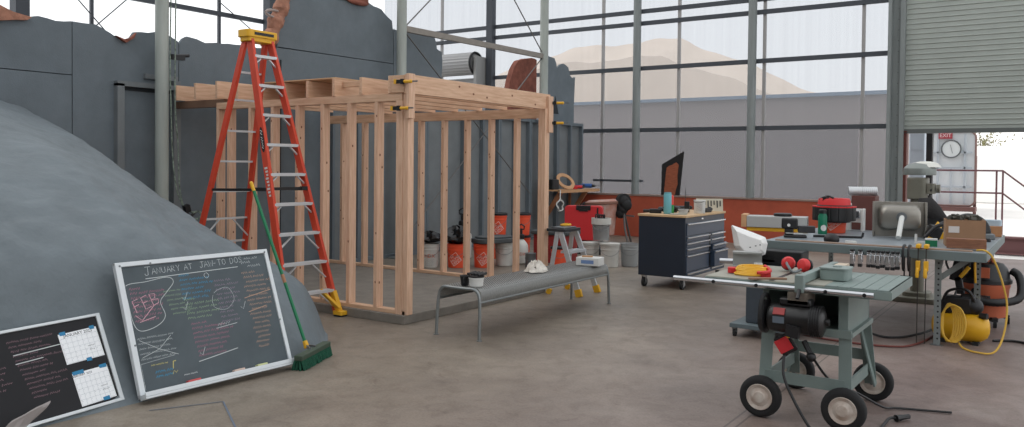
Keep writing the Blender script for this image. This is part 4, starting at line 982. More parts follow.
mb.cyl((-7.50, 15.0, .86), (-7.42, 14.96, .86), .17, n=22); mb.sphere((-8.2, 14.75, .72), .13, sc3=(.8, .8, 1)); mb.build('motor_housing', m_blackr, t)
mb = MB(t).tube([(-7.46, 15.0, .78), (-7.33, 14.8, .35), (-7.2, 14.7, 0.02)], .022, n=8).tube([(-7.46, 15.0, .7), (-7.48, 15.4, 0.02)], .022, n=8).tube([(-8.1, 15.0, .7), (-8.18, 15.4, 0.02)], .022, n=8).bar((-8.1, 15.0, .62), (-7.2, 14.95, .58), .03, .03)
mb.build('frame_leg', mat('mixer frame', (88, 84, 82), .6), t)

# plywood shelf with brackets
t = thing('wall_shelf', 'plywood shelf with two wooden brackets on the last grey flats', 'shelf', (-9.2, 15.9, 1.03))
m_ply = mat('plywood', (196, 152, 112), .7, var=.12, vscale=6)
MB(t).box(-9.44, -8.95, 14.95, 16.74, 1.03, 1.06).build('board', m_ply, t)
MB(t).box(-8.98, -8.945, 14.95, 16.74, .995, 1.06).build('front_edge', m_ply, t)
for y in (15.1, 16.2): MB(t).bar((-9.40, y, .45), (-9.0, y, 1.02), .04, .1, (0, 0, 1)).bar((-9.42, y, .4), (-9.42, y, 1.03), .04, .05, (1, 0, 0)).build('bracket', mat('bracket wood', (160, 108, 76), .7, var=.1), t)
M = Matrix.Rotation(R(58), 3, 'Y') @ Matrix.Identity(3)
r = thing('plywood_ring', 'plywood ring leaning on the wall shelf', 'wooden ring', (-9.05, 15.5, 1.06))
F = Frame((-9.2, 15.62, 1.235), (.5, .86, -.3), (-.45, .3, .83))
po = [(.24*math.cos(a*PI/20), .2*math.sin(a*PI/20)) for a in range(40)]; pi_ = [(.16*math.cos(a*PI/20), .12*math.sin(a*PI/20)) for a in range(40)]
mb = MB(r); vs = [F(a, b, t_) for t_ in (-.012, .012) for a, b in po+pi_]; fs = []
for k in range(40):
    l = (k+1) % 40
    fs += [(k, l, 40+l, 40+k), (80+k, 120+k, 120+l, 80+l), (k, 80+k, 80+l, l), (40+k, 40+l, 120+l, 120+k)]
mb.add(vs, fs); mb.build('ring', m_ply, r)
def drill(name, label, c, rz, m, s=1., group=None, cat='power drill'):
    t = thing(name, label, cat, c, rz, group)
    MB().lathe([(.026, -.09), (.032, -.085), (.033, .05), (.026, .07)], (0, 0, .0+.045), 14, Matrix.Rotation(R(90), 3, 'Y')).build('motor_body', m, t)
    MB().lathe([(.022, .07), (.02, .1), (.01, .125), (.004, .13), (.004, .19)], (0, 0, .045), 12, Matrix.Rotation(R(90), 3, 'Y')).build('chuck', m_black, t)
    MB().bar((-.05, 0, .05), (-.075, -.13, .035), .036, .036).build('grip', m_black, t, bev=.004)
    MB().cbox((-.075, -.16, .03), (.09, .06, .06)).build('battery', m, t, bev=.006)
    for ch in t.children: ch.scale = (s, s, s)
    return t
drill('power_drill', 'red cordless drill on the wall shelf beside the plywood ring', (-9.1, 16.05, 1.06), 30, m_red, 1.1, 'drills on the wall shelf')
drill('power_drill', 'blue cordless drill at the right end of the wall shelf', (-9.1, 16.45, 1.06), 10, mat('tool blue', (40, 90, 160), .5), 1.5, 'drills on the wall shelf')
o = MB(loc(-9.2, 15.1, 1.06)).rbox((-9.25, 15.15, 1.17), (.2, .26, .22), .03).build('black_case', m_black, bev=.01); tag(o, 'small black case on the wall shelf left of the plywood ring', 'case')
o = MB(loc(-8.72, 14.9, .7)).tube([(-8.90+.02*math.sin(a), 14.9+.12*math.cos(a*PI/12), .74+.12*math.sin(a*PI/12)) for a in range(24)], .016, n=6, closed=True).tube([(-8.90, 14.9, .86), (-8.94, 14.97, 1.06)], .012, n=6).build('cable_coil', m_white); tag(o, 'white cable coil hanging from the front of the wall shelf', 'cable coil')

# black rimmed rusty panel standing on the ledge of the red wall
t = thing('leaning_panel', 'black trapezoid panel with rust coloured centre standing on the red wall ledge', 'panel', (-7.2, 16.8, .955))
f_ = lambda a, b, c: V(a, 16.84-c, b)
MB(t).prism([(-7.45, .957), (-7.02, .957), (-6.93, 1.92), (-7.44, 1.63)], lambda a, b, c: f_(a, b, c), 0, .03).build('board', mat('black panel', (26, 24, 24), .8), t)
MB(t).prism(jag([(-7.38, .97), (-7.12, .97), (-7.06, 1.2), (-7.07, 1.4), (-7.04, 1.62), (-7.1, 1.68), (-7.32, 1.56), (-7.35, 1.3), (-7.38, .97)], .02, .06)[:-1], lambda a, b, c: f_(a, b, c), .03, .035).build('rusty_centre', mat('raw rusty board', (150, 84, 58), .9, var=.25, vscale=8, stretch=(1, 1, 6)), t)

# ------------------------------------------------------------------ rolling tool chest
tc_ = thing('tool_chest', 'dark navy rolling tool chest with wooden top and chrome drawer pulls', 'tool chest', (-4.35, 10.47, 0))
m_navy = mat('navy enamel', (34, 43, 56), .38, var=.08, vscale=2); m_navy2 = mat('navy drawer enamel', (56, 70, 90), .35)
cx0, cx1, cy0, cy1 = -4.70, -4.045, 9.90, 11.33
MB(tc_).box(cx0, cx1, cy0, cy1, .155, .935).build('carcass', m_navy, tc_, bev=.006)
MB(tc_).box(cx0-.01, cx1+.015, cy0-.012, cy1+.012, .935, .965).build('wooden_top', mat('maple top', (206, 172, 130), .5, var=.08, vscale=5), tc_, bev=.004)
def drawer(y0, y1, z0, z1, out=0., name='drawer'):
    d = MB(tc_).box(cx1-.01, cx1+.012+out, y0, y1, z0, z1).build(name, m_navy2, tc_, bev=.003)
    MB(tc_).box(cx1+.012+out, cx1+.034+out, y0+.004, y1-.004, z1-.026, z1-.006).build('pull', m_chrome, d, bev=.004)
    return d
drawer(cy0+.03, cy1-.03, .70, .865)
ym = 10.72
for z0, z1 in ((.622, .690), (.545, .615), (.46, .538), (.235, .452)): drawer(cy0+.03, ym, z0, z1)
for z0, z1, o_ in ((.622, .690, 0), (.545, .615, 0), (.46, .538, .035), (.235, .452, .06)): drawer(ym+.05, cy1-.03, z0, z1, o_)
MB(tc_).box(cx1, cx1+.02, cy0+.03, cy1-.03, .165, .225).build('kick_drawer', m_navy2, tc_, bev=.003)
MB(tc_).box(cx1+.02, cx1+.034, cy0+.04, ym-.02, .20, .218).box(cx1+.02, cx1+.034, ym+.06, cy1-.04, .20, .218).build('pull', m_chrome, tc_)
MB(tc_).box(cx1+.002, cx1+.014, ym+.006, ym+.046, .17, .69).build('door_edge', m_black, tc_)
MB(tc_).box(cx1, cx1+.004, 10.45, 10.51, .89, .91).build('lock', m_chrome, tc_)
for x in (cx0+.06, cx1-.06):
    for y in (cy0+.07, cy1-.07):
        c_ = MB(tc_).cyl((x-.018, y, .062), (x+.018, y, .062), .062, n=20).build('caster', m_blackr, tc_)
        MB(tc_).cyl((x-.021, y, .062), (x+.021, y, .062), .03, n=14).bar((x-.026, y, .05), (x-.026, y, .15), .004, .05, (0, 1, 0)).bar((x+.026, y, .05), (x+.026, y, .15), .004, .05, (0, 1, 0)).box(x-.03, x+.03, y-.04, y+.04, .14, .158).build('caster_fork', m_chrome, c_)
ZT = .965
t = thing('flask', 'pale turquoise cylindrical flask on the tool chest', 'flask', (-4.38, 10.10, ZT))
MB(t).lathe([(.048, 0), (.052, .006), (.052, .26), (.046, .272), (0, .272)], (-4.38, 10.10, ZT), 22).build('body', mat('turquoise', (110, 176, 186), .5), t)
MB(t).lathe([(.048, .272), (.047, .285), (0, .287)], (-4.38, 10.10, ZT), 22).build('cap', mat('turquoise cap', (90, 156, 166), .5), t)
t = thing('spray_bottle', 'red topped green bottle showing past the right side of the turquoise flask', 'bottle', (-4.40, 10.26, ZT))
MB(t).lathe([(.04, 0), (.042, .1), (.04, .11), (0, .115)], (-4.40, 10.26, ZT), 16).build('body', mat('bottle green', (40, 140, 70), .5), t)
MB(t).lathe([(.035, .115), (.036, .23), (.02, .245), (0, .245)], (-4.40, 10.26, ZT), 16).build('top', mat('signal red', (224, 72, 62), .5), t)
t = thing('glue_bucket', 'white labelled pail on the tool chest right of the flask', 'pail', (-4.10, 10.52, ZT))
MB(t).lathe([(.068, 0), (.074, .01), (.076, .165), (.08, .167), (.08, .178), (.072, .179), (.0, .165)], (-4.10, 10.52, ZT), 24).build('body', m_white, t)
mb = MB(t); fn = wrap((-4.10, 10.52, ZT), .0765, .085, math.atan2(-10.52, 4.12))
for k in range(6): mb.scribble(-.04, .04-.016*k, .08, .01, fn, rng, .002)
mb.build('label_lettering', mat('print grey', (140, 140, 140)), t, smooth=0, fixn=False)
MB(t).tube([(-4.10+.081*math.cos(a), 10.52+.081*math.sin(a), ZT+.175+.03*math.sin(a)) for a in [PI*.9+PI*k/10 for k in range(11)]], .003, n=5).build('wire_handle', m_black, t)
t = thing('handheld_radio', 'black handheld radio with antenna on the tool chest beside the white pail', 'radio', (-4.32, 10.62, ZT))
MB(t).cbox((-4.32, 10.62, ZT+.075), (.07, .05, .15), (0, 0, 20)).build('body', m_black, t, bev=.006)
MB(t).cyl((-4.34, 10.61, ZT+.15), (-4.34, 10.61, ZT+.34), .004, n=6).build('antenna', m_black, t)
t = thing('drawer_tidy_card', 'pale cardboard rack of black tool bits standing at the far end of the tool chest', 'bit rack', (-4.12, 10.86, ZT))
F = Frame((-4.20, 11.12, ZT), (.86, .5, 0), (-.12, .2, 1))
MB(t).fbox(F, -.17, .2, 0, .18, 0, .008).build('card', mat('cream card', (196, 190, 172), .8), t)
mb = MB(t)
for k in range(8): mb.fbox(F, -.14+.042*k, -.125+.042*k, .05+.02*(k % 3), .15, .008, .016)
mb.build('bits', m_black, t)
def blob_tool(label, c, rz, s, m=m_black, name='hand_tool', cat='tool', group='tools on the tool chest'):
    t = thing(name, label, cat, c, rz, group)
    MB().cbox((0, 0, .03), (.16, .07, .06)).cbox((.1, .01, .045), (.08, .05, .04), (0, 20, 0)).build('body', m, t, bev=.012)
    MB().cyl((-.08, 0, .03), (-.16, .01, .028), .022, n=10).build('handle', m_black, t)
    for ch in t.children: ch.scale = (s, s, s)
    return t
blob_tool('black tool at the left rear corner of the tool chest top', (-4.56, 10.12, ZT), 20, 1.0)
blob_tool('black power tool behind the white pail on the tool chest', (-4.5, 10.9, ZT), 60, 1.2)
blob_tool('black tool with red mark on the tool chest behind the flask', (-4.52, 10.5, ZT), -20, 1.3, mat('tool charcoal', (44, 40, 42), .5))
blob_tool('black tool in front of the cardboard bit rack', (-4.12, 10.84, ZT), 80, 1.0)
t = thing('glass_bowl', 'clear plastic bowl on the tool chest between flask and pail', 'bowl', (-4.30, 10.28, ZT))
MB(t).lathe([(.03, 0), (.06, .02), (.075, .06), (.071, .06), (.056, .024), (0, .01)], (-4.24, 10.30, ZT), 18).build('bowl', mat('clear bowl', (190, 194, 196), .15, alpha=.6), t)
o = MB(loc(-4.25, 10.0, ZT)).cbox((-4.2, 10.04, ZT+.008), (.2, .12, .014), (0, 0, 30)).cbox((-4.16, 10.1, ZT+.02), (.12, .05, .012), (0, 0, 10)).build('note_pad', mat('pad grey', (168, 168, 160), .8)); tag(o, 'grey note pad lying at the front corner of the tool chest', 'note pad')

# ------------------------------------------------------------------ table saw on a wheeled stand
m_teal = mat('grey green machine enamel', (124, 138, 134), .5, var=.08, vscale=4)
m_cast = mat('dusty cast iron top', (150, 148, 136), .6, .1, var=.14, vscale=3)
ts = thing('table_saw', 'grey green table saw on a wheeled stand with a black motor in front', 'table saw', (-1.37, 5.62, 0))
ZS = .88
MB(ts).box(-1.66, -1.22, 5.2, 6.0, ZS-.045, ZS).build('main_table', m_cast, ts, bev=.004)
MB(ts).box(-1.98, -1.662, 5.2, 6.0, ZS-.045, ZS-.002).build('extension_wing', m_cast, ts, bev=.004)
mb = MB(ts).box(-1.218, -.85, 5.2, 6.0, ZS-.03, ZS-.002).box(-.86, -.848, 5.2, 6.0, ZS-.06, ZS-.002).box(-1.218, -.85, 5.195, 5.21, ZS-.06, ZS-.002).box(-1.218, -.85, 5.99, 6.005, ZS-.06, ZS-.002)
for k in range(1, 5): mb.box(-1.218+.073*k-.004, -1.218+.073*k+.004, 5.2, 6.0, ZS-.003, ZS+.0015)
mb.build('ribbed_extension', m_teal, ts)
MB(ts).box(-1.98, -.84, 5.19, 5.2, ZS-.055, ZS-.01).build('front_apron', m_teal, ts)
mb = MB(ts).cyl((-2.18, 5.15, ZS-.03), (-.93, 5.15, ZS-.03), .016, n=12); mb.build('fence_rail', m_chrome, ts)
for x in (-1.9, -1.62, -1.2, -.98): MB(ts).cyl((x, 5.13, ZS-.03), (x, 5.2, ZS-.03), .012, n=8).build('rail_bolt', m_black, ts)
# rip fence
fc = MB(ts).box(-1.375, -1.33, 5.17, 6.06, ZS+.002, ZS+.055).build('rip_fence', m_teal, ts, bev=.004)
MB(ts).box(-1.38, -1.325, 5.12, 5.17, ZS-.05, ZS+.06).build('fence_clamp', m_teal, fc, bev=.006)
MB(ts).cyl((-1.35, 5.12, ZS-.03), (-1.35, 5.08, ZS-.08), .012, n=8).build('fence_lever', m_black, fc)
MB(ts).box(-1.56, -1.53, 5.2, 5.9, ZS+.0005, ZS+.0015).build('blade_slot', m_black, ts)
# body and stand
mb = MB(ts).box(-1.64, -1.60, 5.34, 5.92, .56, ZS-.045).box(-1.16, -1.10, 5.30, 5.92, .56, ZS-.045).box(-1.64, -1.1, 5.90, 5.94, .56, ZS-.045).box(-1.64, -1.1, 5.34, 5.94, .555, .575)
mb.build('saw_body', m_teal, ts, bev=.004)
legs = {(-1, -1): ((-1.60, 5.34), (-1.60, 5.27)), (1, -1): ((-1.12, 5.32), (-1.105, 5.27)), (-1, 1): ((-1.60, 5.90), (-1.60, 5.98)), (1, 1): ((-1.12, 5.90), (-1.09, 5.98))}
for (sx_, sy_), (t0, b0) in legs.items():
    p, q = V(t0[0], t0[1], .585), V(b0[0], b0[1], .13)
    MB(ts).bar(p, q, .075, .012, (0, 1, 0)).bar(p+V(-sx_*.034, -sy_*-.0, 0)+V(0, -sy_*.03, 0), q+V(-sx_*-.034, -sy_*.03, 0), .012, .07, (0, 1, 0)).build('leg', m_teal, ts)
ll = lambda k, z: V(*(legs[k][0][i]+(legs[k][1][i]-legs[k][0][i])*(.585-z)/.455 for i in (0, 1)), z)
for a, b, z in (((-1, -1), (1, -1), .255), ((-1, 1), (1, 1), .33), ((-1, -1), (-1, 1), .24), ((1, -1), (1, 1), .24)):
    MB(ts).bar(ll(a, z), ll(b, z), .012, .075).build('stretcher', m_teal, ts)
for x in (-1.62, -1.1): 
    MB(ts).bar((x, 5.3, .57), (x, 5.94, .57), .05, .03).build('stand_rail', m_teal, ts)
MB(ts).bar((-1.64, 5.3, .575), (-1.08, 5.3, .575), .03, .05).build('stand_rail', m_teal, ts)
for (sx_, sy_), (t0, b0) in legs.items():
    c = V(b0[0]+sx_*.005, b0[1]+sy_*.055, .132)
    Mw = Matrix.Rotation(R(90), 3, 'X')
    wl = MB(ts).lathe([(.072, -.028), (.1, -.036), (.122, -.032), (.131, -.018), (.132, 0), (.131, .018), (.122, .032), (.1, .036), (.072, .028)], c, 30, Mw).build('wheel', m_blackr, ts, smooth=60)
    MB(ts).lathe([(.084, -.03), (.080, -.038), (.06, -.03), (.045, -.034), (.034, -.044), (.018, -.046), (.0, -.046)], c, 26, Mw, False).lathe([(.084, .03), (.080, .038), (.06, .03), (.045, .034), (.034, .044), (.018, .046), (.0, .046)], c, 26, Mw, False).build('hub', mat('worn wheel hub', (206, 198, 188), .5, .1, rgb2=(170, 150, 136), vscale=14), wl)
    MB(ts).cyl(c-V(0, sy_*.06, 0), c+V(0, sy_*.045, 0), .012, n=10).build('axle', m_steel, wl)
# motor
mc = V(-1.37, 5.16, .66)
mt = MB(ts).lathe([(.05, -.17), (.082, -.165), (.09, -.14), (.09, .12), (.086, .15), (.06, .165), (.02, .17), (.02, .19)], mc, 24, Matrix.Rotation(R(90), 3, 'Y')).build('motor', mat('oily black motor', (26, 25, 25), .35, var=.3, vscale=12), ts)
MB(ts).lathe([(.02, -.22), (.1, -.215), (.105, -.2), (.105, -.185), (.09, -.18), (.02, -.175)], mc, 26, Matrix.Rotation(R(90), 3, 'Y')).build('pulley', m_black, mt)
MB(ts).box(mc.x-.1, mc.x+.09, mc.y-.04, mc.y+.05, mc.z+.085, mc.z+.13).build('capacitor_box', m_black, mt, bev=.01)
MB(ts).cbox(mc+V(-.09, -.075, .05), (.07, .012, .045), (-35, 0, 0)).build('red_plate', mat('plate red', (150, 50, 48), .5), mt)
MB(ts).cbox(mc+V(-.09, -.086, .0), (.07, .008, .04), (0, 0, 0)).build('pale_plate', mat('plate steel blue', (110, 122, 134), .4, .4), mt)
mb = MB(ts)
for k in range(5): mb.tube([mc+V(.09+.014*k, .093*math.cos(a*PI/9), .093*math.sin(a*PI/9)) for a in range(18)], .005, n=5, closed=True)
mb.cbox(mc+V(.0, -.09, -.06), (.08, .05, .07), (0, 10, 0)); mb.build('vent_rings', m_black, mt)
MB(ts).cbox(mc+V(-.02, -.1, -.075), (.02, .012, .05), (0, 20, 0)).build('yellow_tag', m_yellow, mt)
MB(ts).box(-1.42, -1.3, 5.12, 5.3, .76, ZS-.05).bar((-1.36, 5.16, .74), (-1.36, 5.36, .8), .07, .06).build('motor_bracket', mat('rusty bracket', (96, 88, 78), .7, var=.2), mt)
MB(ts).tube([(mc.x-.2, mc.y+.1*math.cos(a*PI/12), mc.z+.03+.11*math.sin(a*PI/12)) for a in range(24)], .012, n=6, closed=True).build('drive_belt', m_blackr, mt)
sw = MB(ts).cbox((-1.435, 5.16, .50), (.10, .05, .12), (0, -32, 12)).build('switch_box', m_black, ts, bev=.006)
MB(ts).cbox((-1.44, 5.13, .497), (.085, .012, .085), (0, -32, 12)).build('red_paddle', mat('paddle red', (196, 44, 50), .4), sw)
MB(ts).tube([(-1.33, 5.17, .53), (-1.30, 5.16, .48), (-1.28, 5.15, .45)], .018, n=8).sphere((-1.28, 5.15, .44), .03).build('plug_socket', m_black, ts)
t = MB(loc(-1.2, 5.2)).tube(spline([(-1.44, 5.15, .45), (-1.43, 5.1, .32), (-1.36, 5.05, .2), (-1.25, 5.0, .06), (-1.16, 4.96, .012), (-1.05, 4.98, .012), (-.97, 5.12, .012), (-.92, 5.38, .012), (-.90, 5.56, .03), (-.86, 5.62, .02)], 6), .009, n=7).build('mains_cable', m_black); 
MB(loc(-1.2, 5.2)).cyl((-.87, 5.605, .024), (-.835, 5.66, .024), .022, .016, n=10).cyl((-.835, 5.66, .024), (-.81, 5.70, .024), .016, n=8).build('plug', m_black, t)
tag(t, 'black power cord hanging from the saw motor to the floor, ending in a plug', 'cord')
bpy.data.objects[t.name].location = (-1.2, 5.2, 0)
o = MB(loc(-1.3, 5.4)).tube(spline([(-1.29, 5.18, .45), (-1.22, 5.4, .25), (-1.1, 5.62, .14), (-.98, 5.8, .03), (-.9, 5.9, .012), (-.6, 6.0, .012)], 6), .008, n=6).build('extension_cord', m_black); tag(o, 'thin black cord running back under the table saw', 'cord')
o = MB(loc(-1.3, 5.05)).cbox((-1.2, 5.08, .011), (.36, .09, .02), (0, 0, 28)).build('wood_wedge', mat('dusty board', (150, 118, 96), .8)); tag(o, 'flat wooden board on the floor by the front saw wheel', 'board')

# things on the saw
t = thing('equipment_box', 'grey green metal cover box on the saw table right of the fence', 'box', (-1.3, 5.55, ZS))
MB(t).rbox((-1.225, 5.52, ZS+.037), (.17, .18, .07), .03).build('body', m_teal, t, bev=.004)
MB(t).rbox((-1.225, 5.52, ZS+.077), (.18, .19, .01), .03).rbox((-1.22, 5.53, ZS+.085), (.05, .07, .007), .018).build('lid', mat('box lid', (134, 146, 142), .5), t)
t = thing('work_light_cord', 'coiled yellow cord with red plugs on the saw table', 'cord', (-1.73, 5.35, ZS))
mb = MB(t)
for k in range(6):
    mb.tube([(-1.73+(.105-.006*(k % 3))*math.cos(a*PI/12)+rng.uniform(-.006, .006), 5.37+(.07+.004*k)*math.sin(a*PI/12)+.01*k, ZS+.009+.0085*k) for a in range(24)], .008, n=6, closed=True)
mb.build('coil', m_yellow, t)
MB(t).tube(spline([(-1.66, 5.30, ZS+.03), (-1.62, 5.28, ZS+.035), (-1.6, 5.36, ZS+.04), (-1.66, 5.44, ZS+.06)]), .012, n=7).cbox((-1.62, 5.33, ZS+.02), (.06, .03, .035), (0, 0, 30)).build('red_plug', m_red, t)
t = thing('tape_measure', 'small red tape measure on the left saw wing', 'tape measure', (-1.87, 5.43, ZS))
MB(t).rbox((-1.86, 5.42, ZS+.02), (.085, .06, .038), .018, (0, 0, 25)).build('case', m_red, t, bev=.004)
MB(t).cbox((-1.80, 5.44, ZS+.006), (.04, .025, .006), (0, 0, 25)).build('blade_tip', m_yellow, t)
t = thing('ear_muffs', 'pair of red ear muffs lying on the saw table', 'ear muffs', (-1.62, 5.66, ZS))
for s_, rz in ((-1, 20), (1, -20)):
    c = V(-1.53+s_*.062, 5.72-s_*.03, ZS+.055)
    Mw = Matrix.Rotation(R(rz), 3, 'Z') @ Matrix.Rotation(R(80), 3, 'X')
    cu_ = MB(t).lathe([(.016, .042), (.034, .038), (.046, .017), (.047, 0), (.04, -.01)], c, 18, Mw).build('cup', m_red, t)
    MB(t).lathe([(.04, -.032), (.049, -.027), (.049, -.01), (.04, -.008)], c, 18, Mw).build('ear_cushion', m_black, cu_)
MB(t).tube(spline([(-1.60, 5.74, ZS+.06), (-1.57, 5.64, ZS+.06), (-1.52, 5.60, ZS+.015), (-1.48, 5.65, ZS+.03), (-1.465, 5.68, ZS+.06)]), .009, n=7).build('headband', m_steel, t)
t = thing('small_cup', 'small white cup on the saw table behind the yellow cord', 'cup', (-1.76, 5.62, ZS))
MB(t).lathe([(.025, 0), (.03, .055), (.027, .055), (.022, .005)], (-1.76, 5.62, ZS), 14).build('cup', m_white, t)
t = thing('steel_beam_offcut', 'short grey I-beam offcut on the left saw wing', 'steel offcut', (-1.88, 5.75, ZS))
F = Frame((-1.90, 5.78, ZS), (.95, .3, 0), (0, 0, 1))
MB(t).fbox(F, -.09, .11, 0, .012, -.05, .05).fbox(F, -.09, .11, .012, .1, -.006, .006).fbox(F, -.09, .11, .1, .112, -.05, .05).build('beam', mat('primer grey', (150, 152, 150), .6), t)
o = MB(loc(-1.9, 5.9, ZS)).cyl((-2.13, 5.88, ZS+.02), (-1.92, 5.95, ZS+.02), .02, n=12).build('chrome_tube', m_chrome); tag(o, 'short chrome tube poking past the left edge of the saw table', 'tube')
o = MB(loc(-1.6, 5.35, ZS)).cbox((-1.58, 5.24, ZS+.006), (.24, .03, .01), (0, 0, 35)).build('push_stick', mat('dusty board', (150, 118, 96), .8)); tag(o, 'thin wooden push stick lying against the saw fence', 'stick')
o = MB(loc(-1.37, 5.9, ZS)).cbox((-1.27, 5.85, ZS+.032), (.07, .2, .058), (0, 0, 0)).build('wood_block', mat('pale block', (196, 180, 160), .7)); tag(o, 'pale wood block right behind the saw fence', 'wood block')

# dark machine on a dolly behind the saw, with white hood
t = thing('machine_cabinet', 'dark blue grey machine cabinet on a low wheeled dolly behind the table saw', 'machine', (-2.32, 7.85, 0))
m_dk = mat('dark blue grey enamel', (58, 66, 74), .5, var=.1)
MB(t).box(-2.50, -2.06, 7.62, 8.08, .13, .66).build('cabinet', m_dk, t, bev=.006)
MB(t).box(-2.62, -2.02, 7.52, 8.12, .085, .125).build('dolly', mat('dolly frame', (92, 104, 108), .6), t, bev=.004)
MB(t).box(-2.3, -2.02, 7.5, 7.6, .125, .14).build('wood_strip', m_ply, t)
MB(t).box(-2.5, -2.05, 7.86, 8.1, .66, .80).box(-2.58, -2.3, 7.86, 7.95, .68, .72).build('black_top', m_black, t, bev=.01)
for x, y in ((-2.58, 7.56), (-2.06, 7.56), (-2.58, 8.08), (-2.06, 8.08)):
    c_ = MB(t).cyl((x-.012, y, .035), (x+.012, y, .035), .035, n=16).build('caster', m_blackr, t)
    MB(t).bar((x, y, .04), (x, y, .09), .04, .03, (0, 1, 0)).build('caster_fork', m_steel, c_)
t = thing('white_hood', 'white faceted plastic hood with dark slits on the machine behind the saw', 'hood', (-2.5, 7.7, .8))
F = Frame((-2.49, 7.66, .745), (.93, .36, 0), (-.06, .12, 1))
o1 = [(-.16, .30), (-.13, .10), (-.06, .0), (.06, -.01), (.15, .03), (.17, .13), (.15, .19), (.02, .24)]
o2 = [(-.12, .24), (-.09, .10), (-.04, .05), (.05, .04), (.11, .07), (.12, .13), (.1, .16), (.0, .19)]
mb = MB(t).rings([[F(a, b, -.16) for a, b in o1], [F(a, b, 0) for a, b in o1], [F(a, b, .07) for a, b in o2]]); mb.build('shell', mat('glossy white', (228, 228, 226), .35), t, smooth=0, bev=.006)
mb = MB(t)
for k in range(5): mb.fbox(F, -.135+.028*k, -.125+.028*k, -.012+.02*(k == 0), .045-.008*k, -.02, .03)
for a, b in ((.05, .10), (.09, .11), (.0, .085)): mb.fbox(F, a, a+.014, b, b+.008, .066, .072)
mb.build('dark_slits', m_black, t)
MB(t).fbox(F, -.08, .1, -.08, .04, -.14, -.02).build('black_base', m_black, t)

# ------------------------------------------------------------------ big steel work table
wt = thing('work_table', 'large grey steel work table with perforated angle legs in front of the open door', 'work table', (-1.55, 9.4, 0))
m_tab = mat('grey painted table top', (140, 148, 154), .38, .2, var=.12, vscale=2.5)
tx0, tx1, ty0, ty1, TZ = -2.50, -.585, 8.18, 10.62, .87
MB(wt).box(tx0, tx1, ty0, ty1, TZ-.022, TZ).build('table_top', m_tab, wt, bev=.003)
m_edge = mat('table edge steel', (112, 124, 124), .5, .2)
mb = MB(wt).box(tx0, tx1, ty0-.01, ty0+.03, TZ-.085, TZ-.004).box(tx0, tx1, ty1-.03, ty1, TZ-.085, TZ-.004).box(tx0-.01, tx0+.03, ty0, ty1, TZ-.085, TZ-.004).box(tx1-.03, tx1+.01, ty0, ty1, TZ-.085, TZ-.004)
mb.build('edge_frame', m_edge, wt, bev=.003)
MB(wt).box(tx0+.1, tx1-.1, ty0+.005, ty0+.075, TZ, TZ+.012).build('wood_strip', mat('worn wood strip', (150, 128, 112), .8, var=.2, stretch=(1, 8, 8)), wt)
def perf_leg(x, y):
    lg = MB(wt).box(x-.028, x+.028, y-.003, y+.003, 0, TZ-.02).box(x-.028, x-.022, y-.0, y+.05, 0, TZ-.02).build('leg', m_galv, wt)
    mb = MB(wt)
    for k in range(16): mb.cyl((x+.004, y-.004, .06+k*.049), (x+.004, y-.0032, .06+k*.049), .009, n=8)
    mb.build('leg_holes', m_black, lg)
    MB(wt).cbox((x, y+.01, .004), (.1, .08, .008)).build('foot_plate', m_steel, lg)
for x, y in ((-.96, ty0+.1), (-2.40, ty0+.1), (-.70, ty0+.75), (-2.40, ty1-.1), (-.70, ty1-.1)): perf_leg(x, y)
MB(wt).bar((-.96, ty0+.12, .60), (-.70, ty0+.12, .81), .006, .05, (0, 0, 1)).build('leg_brace', m_galv, wt)
MB(wt).bar((-.96, ty0+.12, .60), (-.96, ty0+.55, .81), .006, .05, (0, 0, 1)).build('leg_brace', m_galv, wt)

def c_clamp(label, x, zoff, s=1.):
    t = thing('spring_clamp', label, 'clamp', (x, ty0-.02, TZ-.07), group='chrome clamps hanging along the table edge')
    MB().box(-.02, .02, -.05, .018, -.035, .02).box(-.017, .017, -.07, -.035, -.1*s, .0).box(-.015, .015, .0, .02, -.085*s, -.03).build('frame', m_chrome, t, bev=.004)
    MB().cbox((0, -.05, -.11*s), (.036, .045, .03)).cbox((0, -.045, .03), (.03, .06, .02)).build('jaw', m_black, t, bev=.004)
    return t
for k, x in enumerate((-1.66, -1.59, -1.515, -1.475, -1.435, -1.395, -1.355, -1.31, -1.27)):
    n_ = ('leftmost chrome clamp in the row hanging from the work table edge', 'second chrome clamp from the left on the work table edge', 'third chrome clamp from the left on the work table edge', 'fourth chrome clamp from the left on the work table edge', 'middle chrome clamp of the row on the work table edge', 'fourth chrome clamp from the right on the work table edge', 'third chrome clamp from the right on the work table edge', 'second chrome clamp from the right on the work table edge', 'rightmost chrome clamp in the row on the work table edge')[k]
    c_clamp(n_, x, 0, 1+.1*rng.uniform(-1, 1))
for k, (x, lab) in enumerate(((-1.22, 'left black steel G-clamp hanging next to the chrome clamps'), (-1.175, 'right black steel G-clamp hanging next to the chrome clamps'))):
    t = thing('g_clamp', lab, 'clamp', (x, ty0-.03, TZ-.05), group='black G-clamps on the table edge')
    MB().tube(spline([(0, .03, .075), (0, -.05, .08), (0, -.09, .03), (0, -.09, -.08), (0, -.05, -.14), (0, .0, -.14)]), .011, n=7).build('frame', m_black, t)
    MB().cyl((0, 0, -.2), (0, 0, -.02), .007, n=8).cyl((-.03, 0, -.2), (.03, 0, -.2), .005, n=6).build('screw', m_black, t)
